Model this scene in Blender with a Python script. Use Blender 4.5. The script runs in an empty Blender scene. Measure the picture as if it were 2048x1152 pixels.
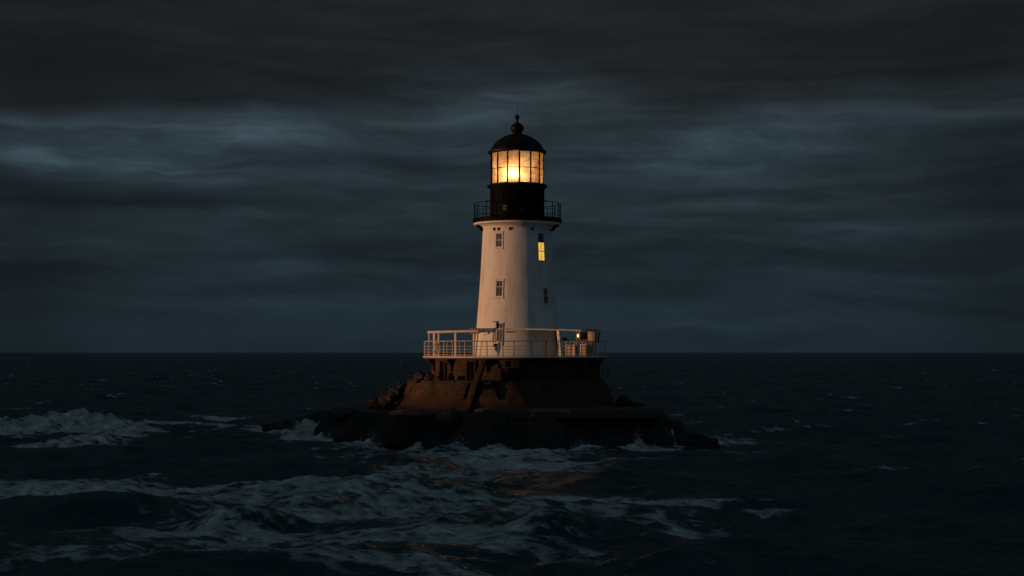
import bpy, bmesh, math, random
import numpy as np
from mathutils import Vector, noise as mnoise
R = math.radians
random.seed(7)
scene = bpy.context.scene
COL = scene.collection

# ------------------------------------------------------------------ helpers
def srgb(r, g, b):
    def f(c):
        c /= 255.0
        return c / 12.92 if c <= 0.04045 else ((c + 0.055) / 1.055) ** 2.4
    return (f(r), f(g), f(b), 1.0)

def tag(o, label=None, cat=None, group=None, kind=None):
    if label: o['label'] = label
    if cat: o['category'] = cat
    if group: o['group'] = group
    if kind: o['kind'] = kind
    return o

def thing(name, label, cat, loc=(0, 0, 0), group=None):
    o = bpy.data.objects.new(name, None)
    COL.objects.link(o)
    o.location = loc
    o.empty_display_size = 0.3
    return tag(o, label, cat, group)

def world_loc(o):
    v = Vector((0, 0, 0))
    while o is not None:
        v += Vector(o.location)
        o = o.parent
    return v

def obj(name, bm, mat, parent=None, smooth=True, loc=None, angle=35):
    """links bm (built in world coordinates) as one mesh object"""
    bmesh.ops.recalc_face_normals(bm, faces=bm.faces[:])
    if smooth:
        lim = R(angle)
        for f in bm.faces: f.smooth = True
        for e in bm.edges:
            if len(e.link_faces) == 2 and e.calc_face_angle(0) > lim: e.smooth = False
    off = world_loc(parent) if parent else Vector(loc or (0, 0, 0))
    if off.length > 0:
        bmesh.ops.translate(bm, verts=bm.verts[:], vec=-off)
    me = bpy.data.meshes.new(name)
    bm.to_mesh(me); bm.free()
    me.materials.append(mat)
    o = bpy.data.objects.new(name, me)
    COL.objects.link(o)
    if parent: o.parent = parent
    else: o.location = off
    return o

def box(bm, x0, x1, y0, y1, z0, z1):
    vs = [bm.verts.new(p) for p in ((x0,y0,z0),(x1,y0,z0),(x1,y1,z0),(x0,y1,z0),(x0,y0,z1),(x1,y0,z1),(x1,y1,z1),(x0,y1,z1))]
    for q in ((0,3,2,1),(4,5,6,7),(0,1,5,4),(1,2,6,5),(2,3,7,6),(3,0,4,7)):
        bm.faces.new([vs[i] for i in q])
    return vs

def obox(bm, c, u, v, w, hu, hv, hw):
    c, u, v, w = Vector(c), Vector(u), Vector(v), Vector(w)
    vs = [bm.verts.new(c + u*a*hu + v*b*hv + w*d*hw) for d in (-1, 1) for a, b in ((-1,-1),(1,-1),(1,1),(-1,1))]
    for q in ((0,3,2,1),(4,5,6,7),(0,1,5,4),(1,2,6,5),(2,3,7,6),(3,0,4,7)):
        bm.faces.new([vs[i] for i in q])

def tube(bm, p0, p1, r, seg=8, r1=None):
    p0, p1 = Vector(p0), Vector(p1)
    d = (p1 - p0).normalized()
    a = d.orthogonal().normalized(); b = d.cross(a)
    r1 = r if r1 is None else r1
    A, B = [], []
    for i in range(seg):
        t = 2*math.pi*i/seg
        o = a*math.cos(t) + b*math.sin(t)
        A.append(bm.verts.new(p0 + o*r)); B.append(bm.verts.new(p1 + o*r1))
    for i in range(seg):
        j = (i+1) % seg
        bm.faces.new((A[i], A[j], B[j], B[i]))
    bm.faces.new(A[::-1]); bm.faces.new(B)

def ring_tube(bm, cx, cy, z, rad, r, a0, a1, n, seg=6):
    """bent tube along an arc; angle measured from the seaward side (-Y), positive to +X"""
    rows = []
    full = abs(a1 - a0) > 359.9
    for k in range(n if full else n+1):
        t = R(a0 + (a1-a0)*k/n)
        rr = []
        for i in range(seg):
            s = 2*math.pi*i/seg
            q = rad + r*math.cos(s)
            rr.append(bm.verts.new((cx + q*math.sin(t), cy - q*math.cos(t), z + r*math.sin(s))))
        rows.append(rr)
    m = len(rows)
    for k in range(m if full else m-1):
        A, B = rows[k], rows[(k+1) % m]
        for i in range(seg):
            j = (i+1) % seg
            bm.faces.new((A[i], A[j], B[j], B[i]))

def lathe(bm, prof, seg=64, cx=0, cy=0, rfun=None, cap=True):
    rows = []
    for (r, z) in prof:
        row = []
        for i in range(seg):
            t = 2*math.pi*i/seg
            q = r*(rfun(t, z) if rfun else 1.0)
            row.append(bm.verts.new((cx + q*math.sin(t), cy - q*math.cos(t), z)))
        rows.append(row)
    for A, B in zip(rows[:-1], rows[1:]):
        for i in range(seg):
            j = (i+1) % seg
            bm.faces.new((A[i], A[j], B[j], B[i]))
    if cap:
        bm.faces.new(rows[0][::-1]); bm.faces.new(rows[-1])
    return rows

def bevel(bm, w, seg=2):
    bmesh.ops.bevel(bm, geom=bm.edges[:], offset=w, segments=seg, affect='EDGES', profile=0.5)

# ------------------------------------------------------------------ numpy noise
def _hash(ix, iy, seed):
    h = (ix.astype(np.int64)*374761393 + iy.astype(np.int64)*668265263 + seed*1274126177) & 0xFFFFFFFF
    h = ((h ^ (h >> 13)) * 1274126177) & 0xFFFFFFFF
    return ((h ^ (h >> 16)) & 0xFFFF) / 65535.0
def vnoise(x, y, seed=0):
    ix, iy = np.floor(x), np.floor(y)
    fx, fy = x-ix, y-iy
    fx = fx*fx*fx*(fx*(fx*6-15)+10); fy = fy*fy*fy*(fy*(fy*6-15)+10)
    a = _hash(ix, iy, seed); b = _hash(ix+1, iy, seed); c = _hash(ix, iy+1, seed); d = _hash(ix+1, iy+1, seed)
    return (a*(1-fx)+b*fx)*(1-fy) + (c*(1-fx)+d*fx)*fy
def fbm(x, y, oct=4, seed=0, gain=0.5):
    s = np.zeros_like(x); a = 1.0; t = 0.0
    for o in range(oct):
        s += a*vnoise(x*2**o + 13.7*o, y*2**o - 7.3*o, seed+o*17); t += a; a *= gain
    return s/t
def sstep(a, b, x):
    t = np.clip((x-a)/(b-a), 0, 1)
    return t*t*(3-2*t)

# ------------------------------------------------------------------ node helpers
class NT:
    def __init__(s, tree): s.t = tree; s.n = tree.nodes; s.l = tree.links
    def node(s, typ, **kw):
        n = s.n.new(typ)
        for k, v in kw.items():
            if k.startswith('i_'):
                n.inputs[k[2:].replace('_', ' ')].default_value = v
            else: setattr(n, k, v)
        return n
    def link(s, a, b): s.l.new(a, b)
    def math(s, op, a, b=None, c=None, clamp=False):
        n = s.n.new('ShaderNodeMath'); n.operation = op; n.use_clamp = clamp
        for k, v in enumerate((a, b, c)):
            if v is None: continue
            if isinstance(v, (int, float)): n.inputs[k].default_value = v
            else: s.l.new(v, n.inputs[k])
        return n.outputs[0]
    def mix(s, fac, a, b, blend='MIX'):
        n = s.n.new('ShaderNodeMix'); n.data_type = 'RGBA'; n.blend_type = blend
        n.clamp_factor = True
        for sock, v in ((n.inputs[0], fac), (n.inputs[6], a), (n.inputs[7], b)):
            if isinstance(v, (int, float)): sock.default_value = v
            elif isinstance(v, tuple): sock.default_value = v
            else: s.l.new(v, sock)
        return n.outputs[2]
    def vec(s, x, y, z):
        n = s.n.new('ShaderNodeCombineXYZ')
        for k, v in enumerate((x, y, z)):
            if isinstance(v, (int, float)): n.inputs[k].default_value = v
            else: s.l.new(v, n.inputs[k])
        return n.outputs[0]
    def noise(s, vec, scale, detail=4, rough=0.55, dist=0.0):
        n = s.n.new('ShaderNodeTexNoise')
        n.inputs['Scale'].default_value = scale; n.inputs['Detail'].default_value = detail
        n.inputs['Roughness'].default_value = rough; n.inputs['Distortion'].default_value = dist
        if vec is not None: s.l.new(vec, n.inputs['Vector'])
        return n.outputs['Fac']
    def maprange(s, v, a, b, c=0.0, d=1.0, smooth=True):
        n = s.n.new('ShaderNodeMapRange')
        if smooth: n.interpolation_type = 'SMOOTHSTEP'
        s.l.new(v, n.inputs[0])
        for k, q in zip((1, 2, 3, 4), (a, b, c, d)): n.inputs[k].default_value = q
        return n.outputs[0]

def new_mat(name):
    m = bpy.data.materials.new(name); m.use_nodes = True
    t = NT(m.node_tree); b = t.n['Principled BSDF']
    return m, t, b

def pos(t): return t.node('ShaderNodeNewGeometry').outputs['Position']

def rough_mat(name, c1, c2, scale=2.0, rough=0.6, bump=0.3, bscale=8, bdist=0.03, metal=0.0, streak=False, spec=0.5):
    """two-tone weathered surface: stains + fine grain bump"""
    m, t, b = new_mat(name)
    p = pos(t)
    if streak:
        mp = t.node('ShaderNodeMapping'); mp.inputs['Scale'].default_value = (1, 1, 0.22)
        t.link(p, mp.inputs[0]); q = mp.outputs[0]
    else: q = p
    n = t.noise(q, scale, 6, 0.6)
    f = t.maprange(n, 0.35, 0.7)
    t.link(t.mix(f, c1, c2), b.inputs['Base Color'])
    b.inputs['Roughness'].default_value = rough
    b.inputs['Metallic'].default_value = metal
    b.inputs['Specular IOR Level'].default_value = spec
    n2 = t.noise(p, bscale, 5, 0.6)
    bp = t.node('ShaderNodeBump'); bp.inputs['Strength'].default_value = bump; bp.inputs['Distance'].default_value = bdist
    t.link(n2, bp.inputs['Height']); t.link(bp.outputs[0], b.inputs['Normal'])
    return m

def emit_mat(name, col, strength):
    m, t, b = new_mat(name)
    b.inputs['Base Color'].default_value = (0.02, 0.02, 0.02, 1)
    b.inputs['Emission Color'].default_value = col
    b.inputs['Emission Strength'].default_value = strength
    return m

# ------------------------------------------------------------------ materials
M = {}
m, t, b = new_mat('white_painted_masonry'); M['white'] = m
p = pos(t)
mp = t.node('ShaderNodeMapping'); mp.inputs['Scale'].default_value = (1, 1, 0.16); t.link(p, mp.inputs[0])
st1 = t.noise(mp.outputs[0], 2.6, 7, 0.62); st2 = t.noise(p, 0.7, 6, 0.6); st3 = t.noise(mp.outputs[0], 5.0, 5, 0.6)
c = t.mix(t.maprange(st1, 0.42, 0.85), (0.74, 0.72, 0.69, 1), (0.52, 0.47, 0.41, 1))
c = t.mix(t.maprange(st2, 0.45, 0.8, 0.0, 0.4), c, (0.50, 0.47, 0.44, 1))
c = t.mix(t.math('MULTIPLY', t.maprange(st3, 0.62, 0.82), t.maprange(st2, 0.4, 0.6, 0.15, 0.7)), c, (0.30, 0.17, 0.09, 1))
t.link(c, b.inputs['Base Color']); b.inputs['Roughness'].default_value = 0.7; b.inputs['Specular IOR Level'].default_value = 0.25
sx = t.node('ShaderNodeSeparateXYZ'); t.link(p, sx.inputs[0])
ang = t.math('ARCTAN2', t.math('SUBTRACT', sx.outputs[0], 0.35), t.math('MULTIPLY', sx.outputs[1], -1.0))
br = t.node('ShaderNodeTexBrick'); t.link(t.vec(t.math('MULTIPLY', ang, 2.6), sx.outputs[2], 0.0), br.inputs['Vector'])
br.inputs['Scale'].default_value = 1.0; br.inputs['Brick Width'].default_value = 0.9; br.inputs['Row Height'].default_value = 0.38; br.inputs['Mortar Size'].default_value = 0.012; br.inputs['Mortar Smooth'].default_value = 1.0
bp = t.node('ShaderNodeBump'); bp.inputs['Strength'].default_value = 0.35; bp.inputs['Distance'].default_value = 0.03
t.link(t.math('ADD', t.math('MULTIPLY', br.outputs['Fac'], -0.35), t.math('ADD', t.noise(p, 4.5, 5, 0.6), t.math('MULTIPLY', st2, 1.2))), bp.inputs['Height']); t.link(bp.outputs[0], b.inputs['Normal'])
M['trim'] = rough_mat('white_trim', (0.66, 0.62, 0.56, 1), (0.52, 0.46, 0.40, 1), 3, 0.55, 0.15, 12, 0.01, spec=0.3)
M['rail'] = rough_mat('weathered_white_metal', (0.66, 0.58, 0.48, 1), (0.40, 0.28, 0.18, 1), 6, 0.55, 0.2, 20, 0.01)
M['wood'] = rough_mat('weathered_timber', (0.52, 0.36, 0.23, 1), (0.32, 0.20, 0.12, 1), 5, 0.7, 0.3, 14, 0.01, streak=True)
M['black'] = rough_mat('black_painted_iron', (0.0035, 0.004, 0.0045, 1), (0.006, 0.006, 0.006, 1), 2, 0.6, 0.2, 6, 0.02, spec=0.03)
M['dome'] = rough_mat('dark_lead_roof', (0.0045, 0.0047, 0.005, 1), (0.008, 0.008, 0.008, 1), 1.6, 0.5, 0.25, 4, 0.02, spec=0.12)
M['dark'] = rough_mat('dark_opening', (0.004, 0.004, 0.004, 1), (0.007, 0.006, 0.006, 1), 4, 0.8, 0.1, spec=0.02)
M['rust'] = rough_mat('rusty_iron', (0.10, 0.05, 0.03, 1), (0.04, 0.03, 0.025, 1), 7, 0.7, 0.3, 20, 0.01)
M['concrete'] = rough_mat('worn_concrete', (0.075, 0.052, 0.038, 1), (0.038, 0.028, 0.022, 1), 1.4, 0.8, 0.4, 5, 0.04)

# dark glass of unlit windows
m, t, b = new_mat('unlit_window_glass'); M['glass'] = m
b.inputs['Base Color'].default_value = (0.06, 0.057, 0.054, 1)
b.inputs['Roughness'].default_value = 0.2
m, t, b = new_mat('pale_window_glass'); M['pale_glass'] = m  # lighter glass tone for the lowest window
b.inputs['Base Color'].default_value = (0.085, 0.072, 0.06, 1); b.inputs['Roughness'].default_value = 0.35
m, t, b = new_mat('lit_window_glass'); M['lit'] = m
n = t.noise(pos(t), 2.2, 2)
t.link(t.mix(t.maprange(n, 0.3, 0.7), (1.0, 0.50, 0.06, 1), (1.0, 0.62, 0.12, 1)), b.inputs['Emission Color'])
b.inputs['Emission Strength'].default_value = 0.85
b.inputs['Base Color'].default_value = (0.05, 0.05, 0.04, 1)
M['bulb'] = emit_mat('lamp_filament', (1.0, 0.84, 0.62, 1), 140.0)
M['deck_bulb'] = emit_mat('deck_lamp_glow', (1.0, 0.62, 0.22, 1), 3.0)

# lantern panes: dusty amber glass that scatters the lamp behind it
m, t, b = new_mat('dusty_amber_glass'); M['pane'] = m
t.n.remove(b)
out = t.n['Material Output']
nz = t.noise(pos(t), 1.6, 5, 0.65, 0.6)
dirt = t.maprange(nz, 0.32, 0.70)
colr = t.mix(dirt, (0.83, 0.38, 0.15, 1), (0.94, 0.57, 0.24, 1))
tl = t.node('ShaderNodeBsdfTranslucent'); t.link(colr, tl.inputs['Color'])
df = t.node('ShaderNodeBsdfDiffuse'); t.link(colr, df.inputs['Color'])
tr = t.node('ShaderNodeBsdfTransparent'); tr.inputs['Color'].default_value = (1, 0.86, 0.66, 1)
gl = t.node('ShaderNodeBsdfGlossy'); gl.inputs['Roughness'].default_value = 0.08
m1 = t.node('ShaderNodeMixShader'); m1.inputs[0].default_value = 0.35
t.link(tl.outputs[0], m1.inputs[1]); t.link(df.outputs[0], m1.inputs[2])
m2 = t.node('ShaderNodeMixShader')
t.link(t.maprange(nz, 0.3, 0.72, 0.62, 0.28), m2.inputs[0])
t.link(m1.outputs[0], m2.inputs[1]); t.link(tr.outputs[0], m2.inputs[2])
m3 = t.node('ShaderNodeMixShader'); m3.inputs[0].default_value = 0.04
t.link(m2.outputs[0], m3.inputs[1]); t.link(gl.outputs[0], m3.inputs[2])
t.link(m3.outputs[0], out.inputs['Surface'])

# brown masonry of the base: coursed blocks wrapped round the drum
m, t, b = new_mat('brown_coursed_masonry'); M['masonry'] = m
p = pos(t)
sx = t.node('ShaderNodeSeparateXYZ'); t.link(p, sx.inputs[0])
ang = t.math('ARCTAN2', t.math('SUBTRACT', sx.outputs[0], -0.2), t.math('MULTIPLY', sx.outputs[1], -1.0))
wv = t.vec(t.math('MULTIPLY', ang, 7.0), sx.outputs[2], 0.0)
br = t.node('ShaderNodeTexBrick'); t.link(wv, br.inputs['Vector'])
br.inputs['Scale'].default_value = 1.0; br.inputs['Brick Width'].default_value = 0.95; br.inputs['Row Height'].default_value = 0.40
br.inputs['Mortar Size'].default_value = 0.012; br.inputs['Mortar Smooth'].default_value = 0.6
br.inputs['Color1'].default_value = (0.090, 0.052, 0.027, 1); br.inputs['Color2'].default_value = (0.060, 0.035, 0.019, 1)
br.inputs['Mortar'].default_value = (0.055, 0.032, 0.018, 1)
n1 = t.noise(p, 0.9, 7, 0.65)
c = t.mix(t.maprange(n1, 0.36, 0.66), br.outputs['Color'], (0.040, 0.024, 0.014, 1))
n3 = t.noise(p, 6, 5, 0.6)
c = t.mix(t.maprange(n3, 0.55, 0.8), c, (0.018, 0.012, 0.009, 1))
t.link(c, b.inputs['Base Color']); b.inputs['Roughness'].default_value = 0.85
b.inputs['Specular IOR Level'].default_value = 0.2
hh = t.math('ADD', t.math('MULTIPLY', br.outputs['Fac'], -0.25), t.math('ADD', t.math('MULTIPLY', n3, 0.6), t.math('MULTIPLY', n1, 1.1)))
bp = t.node('ShaderNodeBump'); bp.inputs['Strength'].default_value = 0.9; bp.inputs['Distance'].default_value = 0.14
t.link(hh, bp.inputs['Height']); t.link(bp.outputs[0], b.inputs['Normal'])

# wet black rock
m, t, b = new_mat('wet_dark_rock'); M['rock'] = m
p = pos(t)
mp = t.node('ShaderNodeMapping'); mp.inputs['Scale'].default_value = (0.5, 0.5, 2.6); mp.inputs['Rotation'].default_value = (R(4), R(5), 0)
t.link(p, mp.inputs[0])
n1 = t.noise(mp.outputs[0], 1.2, 8, 0.62, 0.4); n2 = t.noise(p, 3.5, 8, 0.65)
c = t.mix(t.maprange(n1, 0.35, 0.68), (0.006, 0.005, 0.0045, 1), (0.013, 0.010, 0.008, 1))
t.link(c, b.inputs['Base Color'])
t.link(t.maprange(n2, 0.35, 0.65, 0.32, 0.85), b.inputs['Roughness'])
b.inputs['Specular IOR Level'].default_value = 0.5
bp = t.node('ShaderNodeBump'); bp.inputs['Strength'].default_value = 0.9; bp.inputs['Distance'].default_value = 0.25
t.link(t.math('ADD', n1, t.math('MULTIPLY', n2, 0.7)), bp.inputs['Height']); t.link(bp.outputs[0], b.inputs['Normal'])
M['rubble'] = rough_mat('brown_rubble', (0.018, 0.012, 0.009, 1), (0.009, 0.007, 0.006, 1), 2.0, 0.85, 0.8, 4, 0.12, spec=0.2)

# ------------------------------------------------------------------ camera, light, sky
cam_d = bpy.data.cameras.new('camera'); cam = bpy.data.objects.new('camera', cam_d); COL.objects.link(cam)
cam.location = (0, -110, 6.0); cam.rotation_euler = (R(90), 0, 0)
cam_d.lens = 58.0; cam_d.sensor_width = 36.0; cam_d.shift_y = 127/2048
cam_d.clip_start = 0.5; cam_d.clip_end = 40000
scene.camera = cam

SUN_EL, SUN_AZ = 0.06, 81.0         # azimuth: degrees left of the line from tower to camera
sd = Vector((-math.sin(R(SUN_AZ))*math.cos(R(SUN_EL)), -math.cos(R(SUN_AZ))*math.cos(R(SUN_EL)), math.sin(R(SUN_EL))))
sun_d = bpy.data.lights.new('sun', 'SUN'); sun = bpy.data.objects.new('sun', sun_d); COL.objects.link(sun)
sun.rotation_euler = (-sd).to_track_quat('-Z', 'Y').to_euler(); sun.location = (-60, -40, 40)
sun_d.energy = 2.1; sun_d.angle = R(0.5); sun_d.color = (1.0, 0.49, 0.24)

w = bpy.data.worlds.new('World'); scene.world = w; w.use_nodes = True
t = NT(w.node_tree); bg = t.n['Background']
tc = t.node('ShaderNodeTexCoord').outputs['Generated']
s3 = t.node('ShaderNodeSeparateXYZ'); t.link(tc, s3.inputs[0])
X, Y, Z = s3.outputs
az = t.math('ARCTAN2', X, Y)
el = t.math('ARCSINE', Z)
warp = t.noise(t.vec(t.math('MULTIPLY', az, 9.0), t.math('MULTIPLY', el, 26.0), 3.1), 1.0, 4, 0.5)
elw = t.math('ADD', el, t.math('MULTIPLY', t.math('SUBTRACT', warp, 0.5), 0.030))
ramp = t.node('ShaderNodeValToRGB'); cr = ramp.color_ramp; cr.interpolation = 'B_SPLINE'
stops = [(703, (27, 39, 45)), (650, (29, 42, 49)), (560, (27, 40, 47)), (500, (27, 38, 45)), (440, (30, 42, 48)), (390, (29, 39, 45)),
         (330, (35, 47, 54)), (270, (38, 50, 57)), (200, (36, 45, 50)), (0, (34, 42, 47)), (-500, (30, 36, 41))]
cr.elements.remove(cr.elements[1])
for i, (py, c) in enumerate(stops):
    q = (703-py)/3300/0.4
    e = cr.elements[0] if i == 0 else cr.elements.new(min(q, 1.0))
    e.position = min(q, 1.0); e.color = srgb(*c)
t.link(t.math('DIVIDE', elw, 0.4, clamp=True), ramp.inputs[0])
# ragged lower edge of the dark upper deck of cloud
edge = t.node('ShaderNodeValToRGB'); ec = edge.color_ramp; ec.interpolation = 'B_SPLINE'
ed = [(-300, 250), (0, 268), (350, 250), (620, 232), (800, 190), (1000, 150), (1180, 190), (1330, 262), (1480, 250), (1700, 225), (2048, 220), (2400, 240)]
ec.elements.remove(ec.elements[1])
for i, (px, py) in enumerate(ed):
    q = (px+600)/3300
    e = ec.elements[0] if i == 0 else ec.elements.new(q)
    e.position = q; v_ = (703-py)/3300/0.3; e.color = (v_, v_, v_, 1)
t.link(t.math('ADD', t.math('MULTIPLY', az, 1.0), (600+1024)/3300, clamp=True), edge.inputs[0])
eb = t.math('MULTIPLY', edge.outputs[0], 0.3)
w2 = t.noise(t.vec(t.math('MULTIPLY', az, 22.0), t.math('MULTIPLY', el, 60.0), 9.3), 1.0, 6, 0.62)
hgt = t.math('ADD', t.math('SUBTRACT', elw, eb), t.math('MULTIPLY', t.math('SUBTRACT', w2, 0.5), 0.022))
deck = t.maprange(hgt, -0.010, 0.024)
under = t.mix(deck, ramp.outputs[0], srgb(27, 31, 35))
# cloud bodies and wisps
n1 = t.noise(t.vec(t.math('MULTIPLY', az, 5.0), t.math('MULTIPLY', elw, 52.0), 0.4), 1.0, 7, 0.56, 0.5)
n2 = t.noise(t.vec(t.math('MULTIPLY', az, 15.0), t.math('MULTIPLY', elw, 95.0), 5.7), 1.0, 6, 0.6, 0.25)
n4 = t.noise(t.vec(t.math('MULTIPLY', az, 34.0), t.math('MULTIPLY', elw, 120.0), 2.2), 1.0, 6, 0.6, 0.25)
f = t.math('ADD', t.math('MULTIPLY', t.math('SUBTRACT', n1, 0.5), 2.1),
           t.math('ADD', t.math('MULTIPLY', t.math('SUBTRACT', n2, 0.5), 1.25), t.math('MULTIPLY', t.math('SUBTRACT', n4, 0.5), 0.75)))
calm = t.math('MULTIPLY', t.maprange(el, 0.0, 0.08, 0.32, 1.0), t.math('SUBTRACT', 1.0, t.math('MULTIPLY', deck, 0.35)))
n5 = t.noise(t.vec(t.math('MULTIPLY', az, 2.6), t.math('MULTIPLY', elw, 78.0), 12.6), 1.0, 3, 0.5)
f = t.math('ADD', f, t.math('MULTIPLY', t.math('SUBTRACT', n5, 0.5), 1.7))
f = t.math('MULTIPLY', f, calm)
# thinner and thicker overcast; dark ones along the edges paint in lens vignetting
for (px, py, sx_, sy_, amp) in ((60, 338, 90, 17, 1.25), (280, 338, 130, 22, 0.5), (520, 285, 150, 30, 0.5), (470, 365, 150, 22, 0.35), (950, 225, 150, 34, 0.5), (1440, 290, 90, 24, 0.7), (1600, 282, 80, 24, 0.55), (1360, 335, 190, 22, 0.4), (1950, 255, 140, 30, 0.35),
                                (400, 462, 150, 18, 0.4), (1440, 395, 130, 14, 0.35), (1700, 460, 110, 14, 0.32), (1340, 455, 80, 14, 0.25), (500, 555, 200, 14, 0.15), (900, 400, 150, 16, -0.25),
                                (780, 320, 150, 16, -0.4), (250, 420, 260, 22, -0.5), (1600, 370, 170, 14, -0.3), (1480, 432, 230, 13, -0.3), (1750, 520, 220, 26, -0.2), (100, 560, 200, 60, -0.3), (2030, 480, 150, 300, -0.65), (10, 580, 140, 240, -0.55), (80, 130, 300, 130, -0.4), (1900, 130, 200, 80, -0.3),
                                (1130, 180, 130, 18, 0.25), (700, 225, 200, 22, -0.3)):
    du = t.math('DIVIDE', t.math('SUBTRACT', az, math.atan((px-1024)/3300)), sx_/3300)
    dv = t.math('DIVIDE', t.math('SUBTRACT', elw, (703-py)/3300), sy_/3300)
    g = t.math('POWER', 2.718, t.math('MULTIPLY', t.math('ADD', t.math('MULTIPLY', du, du), t.math('MULTIPLY', dv, dv)), -1.0))
    f = t.math('ADD', f, t.math('MULTIPLY', g, t.math('MULTIPLY', t.math('ADD', n4, n2), amp*1.05)))
gain = t.math('MINIMUM', t.math('MULTIPLY', t.math('POWER', 2.2, f), 1.06), 2.6)
sc_ = t.node('ShaderNodeVectorMath', operation='SCALE'); t.link(under, sc_.inputs[0]); t.link(gain, sc_.inputs['Scale'])
# Nishita twilight behind the overcast
sky = t.node('ShaderNodeTexSky'); sky.sky_type = 'NISHITA'; sky.sun_disc = False
sky.sun_elevation = R(SUN_EL); sky.sun_rotation = math.atan2(sd.x, sd.y)
skys = t.node('ShaderNodeVectorMath', operation='SCALE'); t.link(sky.outputs[0], skys.inputs[0]); skys.inputs['Scale'].default_value = 0.0025
# unseen sky overhead and behind the viewer, brightened as added fill light
back = t.maprange(Y, 0.55, -0.5, 0.0, 1.0)
up = t.maprange(Z, 0.3, 0.8, 0.0, 0.6)
thin = t.math('ADD', t.math('MAXIMUM', back, up), 0.0)  # amount of the added fill
ad = t.node('ShaderNodeVectorMath', operation='SCALE'); ad.inputs[0].default_value = (0.025, 0.044, 0.055); t.link(thin, ad.inputs['Scale'])
tot = t.node('ShaderNodeVectorMath', operation='ADD'); t.link(sc_.outputs[0], tot.inputs[0]); t.link(ad.outputs[0], tot.inputs[1])
tot2 = t.node('ShaderNodeVectorMath', operation='ADD'); t.link(tot.outputs[0], tot2.inputs[0]); t.link(skys.outputs[0], tot2.inputs[1])
t.link(tot2.outputs[0], bg.inputs['Color']); bg.inputs['Strength'].default_value = 1.0

# ------------------------------------------------------------------ the islet
def interp(x, xs, ys): return np.interp(x, xs, ys)
YF = ([-20, -18.4, -15, -12.5, -10.4, -7.9, -5, -2.9, 1.1, 3.8, 6.5, 8.3, 9.5, 10.5, 12.5], [14, 11.5, 6.0, -0.5, -4.5, -8.2, -9.6, -10.0, -11.0, -10.2, -8.8, -7.4, -6.2, -3.0, -1])
YB = ([-20, -18.4, -15, -10, -5, 0, 6, 11, 12.5], [13.6, 13.5, 13.5, 12.5, 11, 10, 9, 5, -1])
TOP = ([-20, -18.6, -17, -14.5, -12.5, -10.5, -9.0, 9.2, 9.7, 10.3, 10.8, 11.4], [-0.6, 0.35, 0.85, 1.35, 1.75, 2.1, 2.32, 2.32, 2.1, 1.2, 0.2, -1.2])
def islet_d(x, y):
    wx = (fbm(x*0.45, y*0.45, 4, 5)-0.5)*2.6
    wy = (fbm(x*0.5+40, y*0.5, 4, 9)-0.5)*2.6
    xx, yy = x+wx*0.6, y+wy
    d = np.minimum(yy - interp(xx, *YF), interp(xx, *YB) - yy)
    d = np.minimum(d, np.minimum(xx+19.0, 12.3-xx))
    return d
def islet_h(x, y):
    d = islet_d(x, y)
    top = interp(x, *TOP)
    k = np.clip((d+0.5)/2.4, -1, 1.0)
    k = np.sign(k)*np.abs(k)**0.75
    rug = (fbm(x*0.8, y*0.8, 5, 21)-0.5)
    amp = np.where(x < -8.5, 1.3, 0.55)
    amp = np.where(k > 0.9, amp*interp(x, [-11, -8.8, 8.8, 10], [1, 0.22, 0.22, 1]), amp)
    h = k*top + rug*amp*np.clip(1.2-np.abs(k-0.5), 0.2, 1.2)
    st = 0.34                                     # bedded ledges, dipping slightly
    hb = h + 0.05*x*0.3 + 0.12*(fbm(x*0.3, y*0.3, 2, 31)-0.5)
    q = np.floor(hb/st); fr = hb/st - q
    ht = (q + sstep(0.62, 0.98, fr))*st - (hb-h)
    h = 0.35*h + 0.65*ht
    h = np.where(d < -0.5, np.minimum(h, -0.3 + (d+0.5)*0.5), h)
    return h
gx = np.arange(-21.5, 15.0, 0.11); gy = np.arange(-14.0, 17.0, 0.13)
GX, GY = np.meshgrid(gx, gy)
GH = np.maximum(islet_h(GX, GY), -1.6)
GH += (fbm(GX*3.0, GY*3.0, 3, 77)-0.5)*0.16
# push the faces about sideways so ledges are not perfect steps
sxn = (fbm(GX*1.4+7, GY*1.4, 3, 51)-0.5)*0.5*sstep(-0.4, 0.6, GH); syn = (fbm(GX*1.4, GY*1.4+11, 3, 52)-0.5)*0.5
def grid_mesh(name, P, mat):
    ny, nx = P.shape[:2]
    me = bpy.data.meshes.new(name)
    me.vertices.add(nx*ny); me.vertices.foreach_set('co', P.reshape(-1).astype(np.float32))
    idx = np.arange(nx*ny).reshape(ny, nx)
    q = np.stack([idx[:-1, :-1], idx[:-1, 1:], idx[1:, 1:], idx[1:, :-1]], -1).reshape(-1, 4)
    me.loops.add(q.size); me.loops.foreach_set('vertex_index', q.reshape(-1).astype(np.int32))
    me.polygons.add(len(q)); me.polygons.foreach_set('loop_start', (np.arange(len(q))*4).astype(np.int32))
    me.polygons.foreach_set('use_smooth', np.ones(len(q), dtype=bool))
    me.update(calc_edges=True)
    me.materials.append(mat)
    o = bpy.data.objects.new(name, me); COL.objects.link(o)
    return o
isl = grid_mesh('rocky_islet', np.stack([GX+sxn, GY+syn, GH], -1), M['rock'])
tag(isl, 'low black rocky islet of wet ledges under the lighthouse', 'rock', kind='structure')

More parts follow.
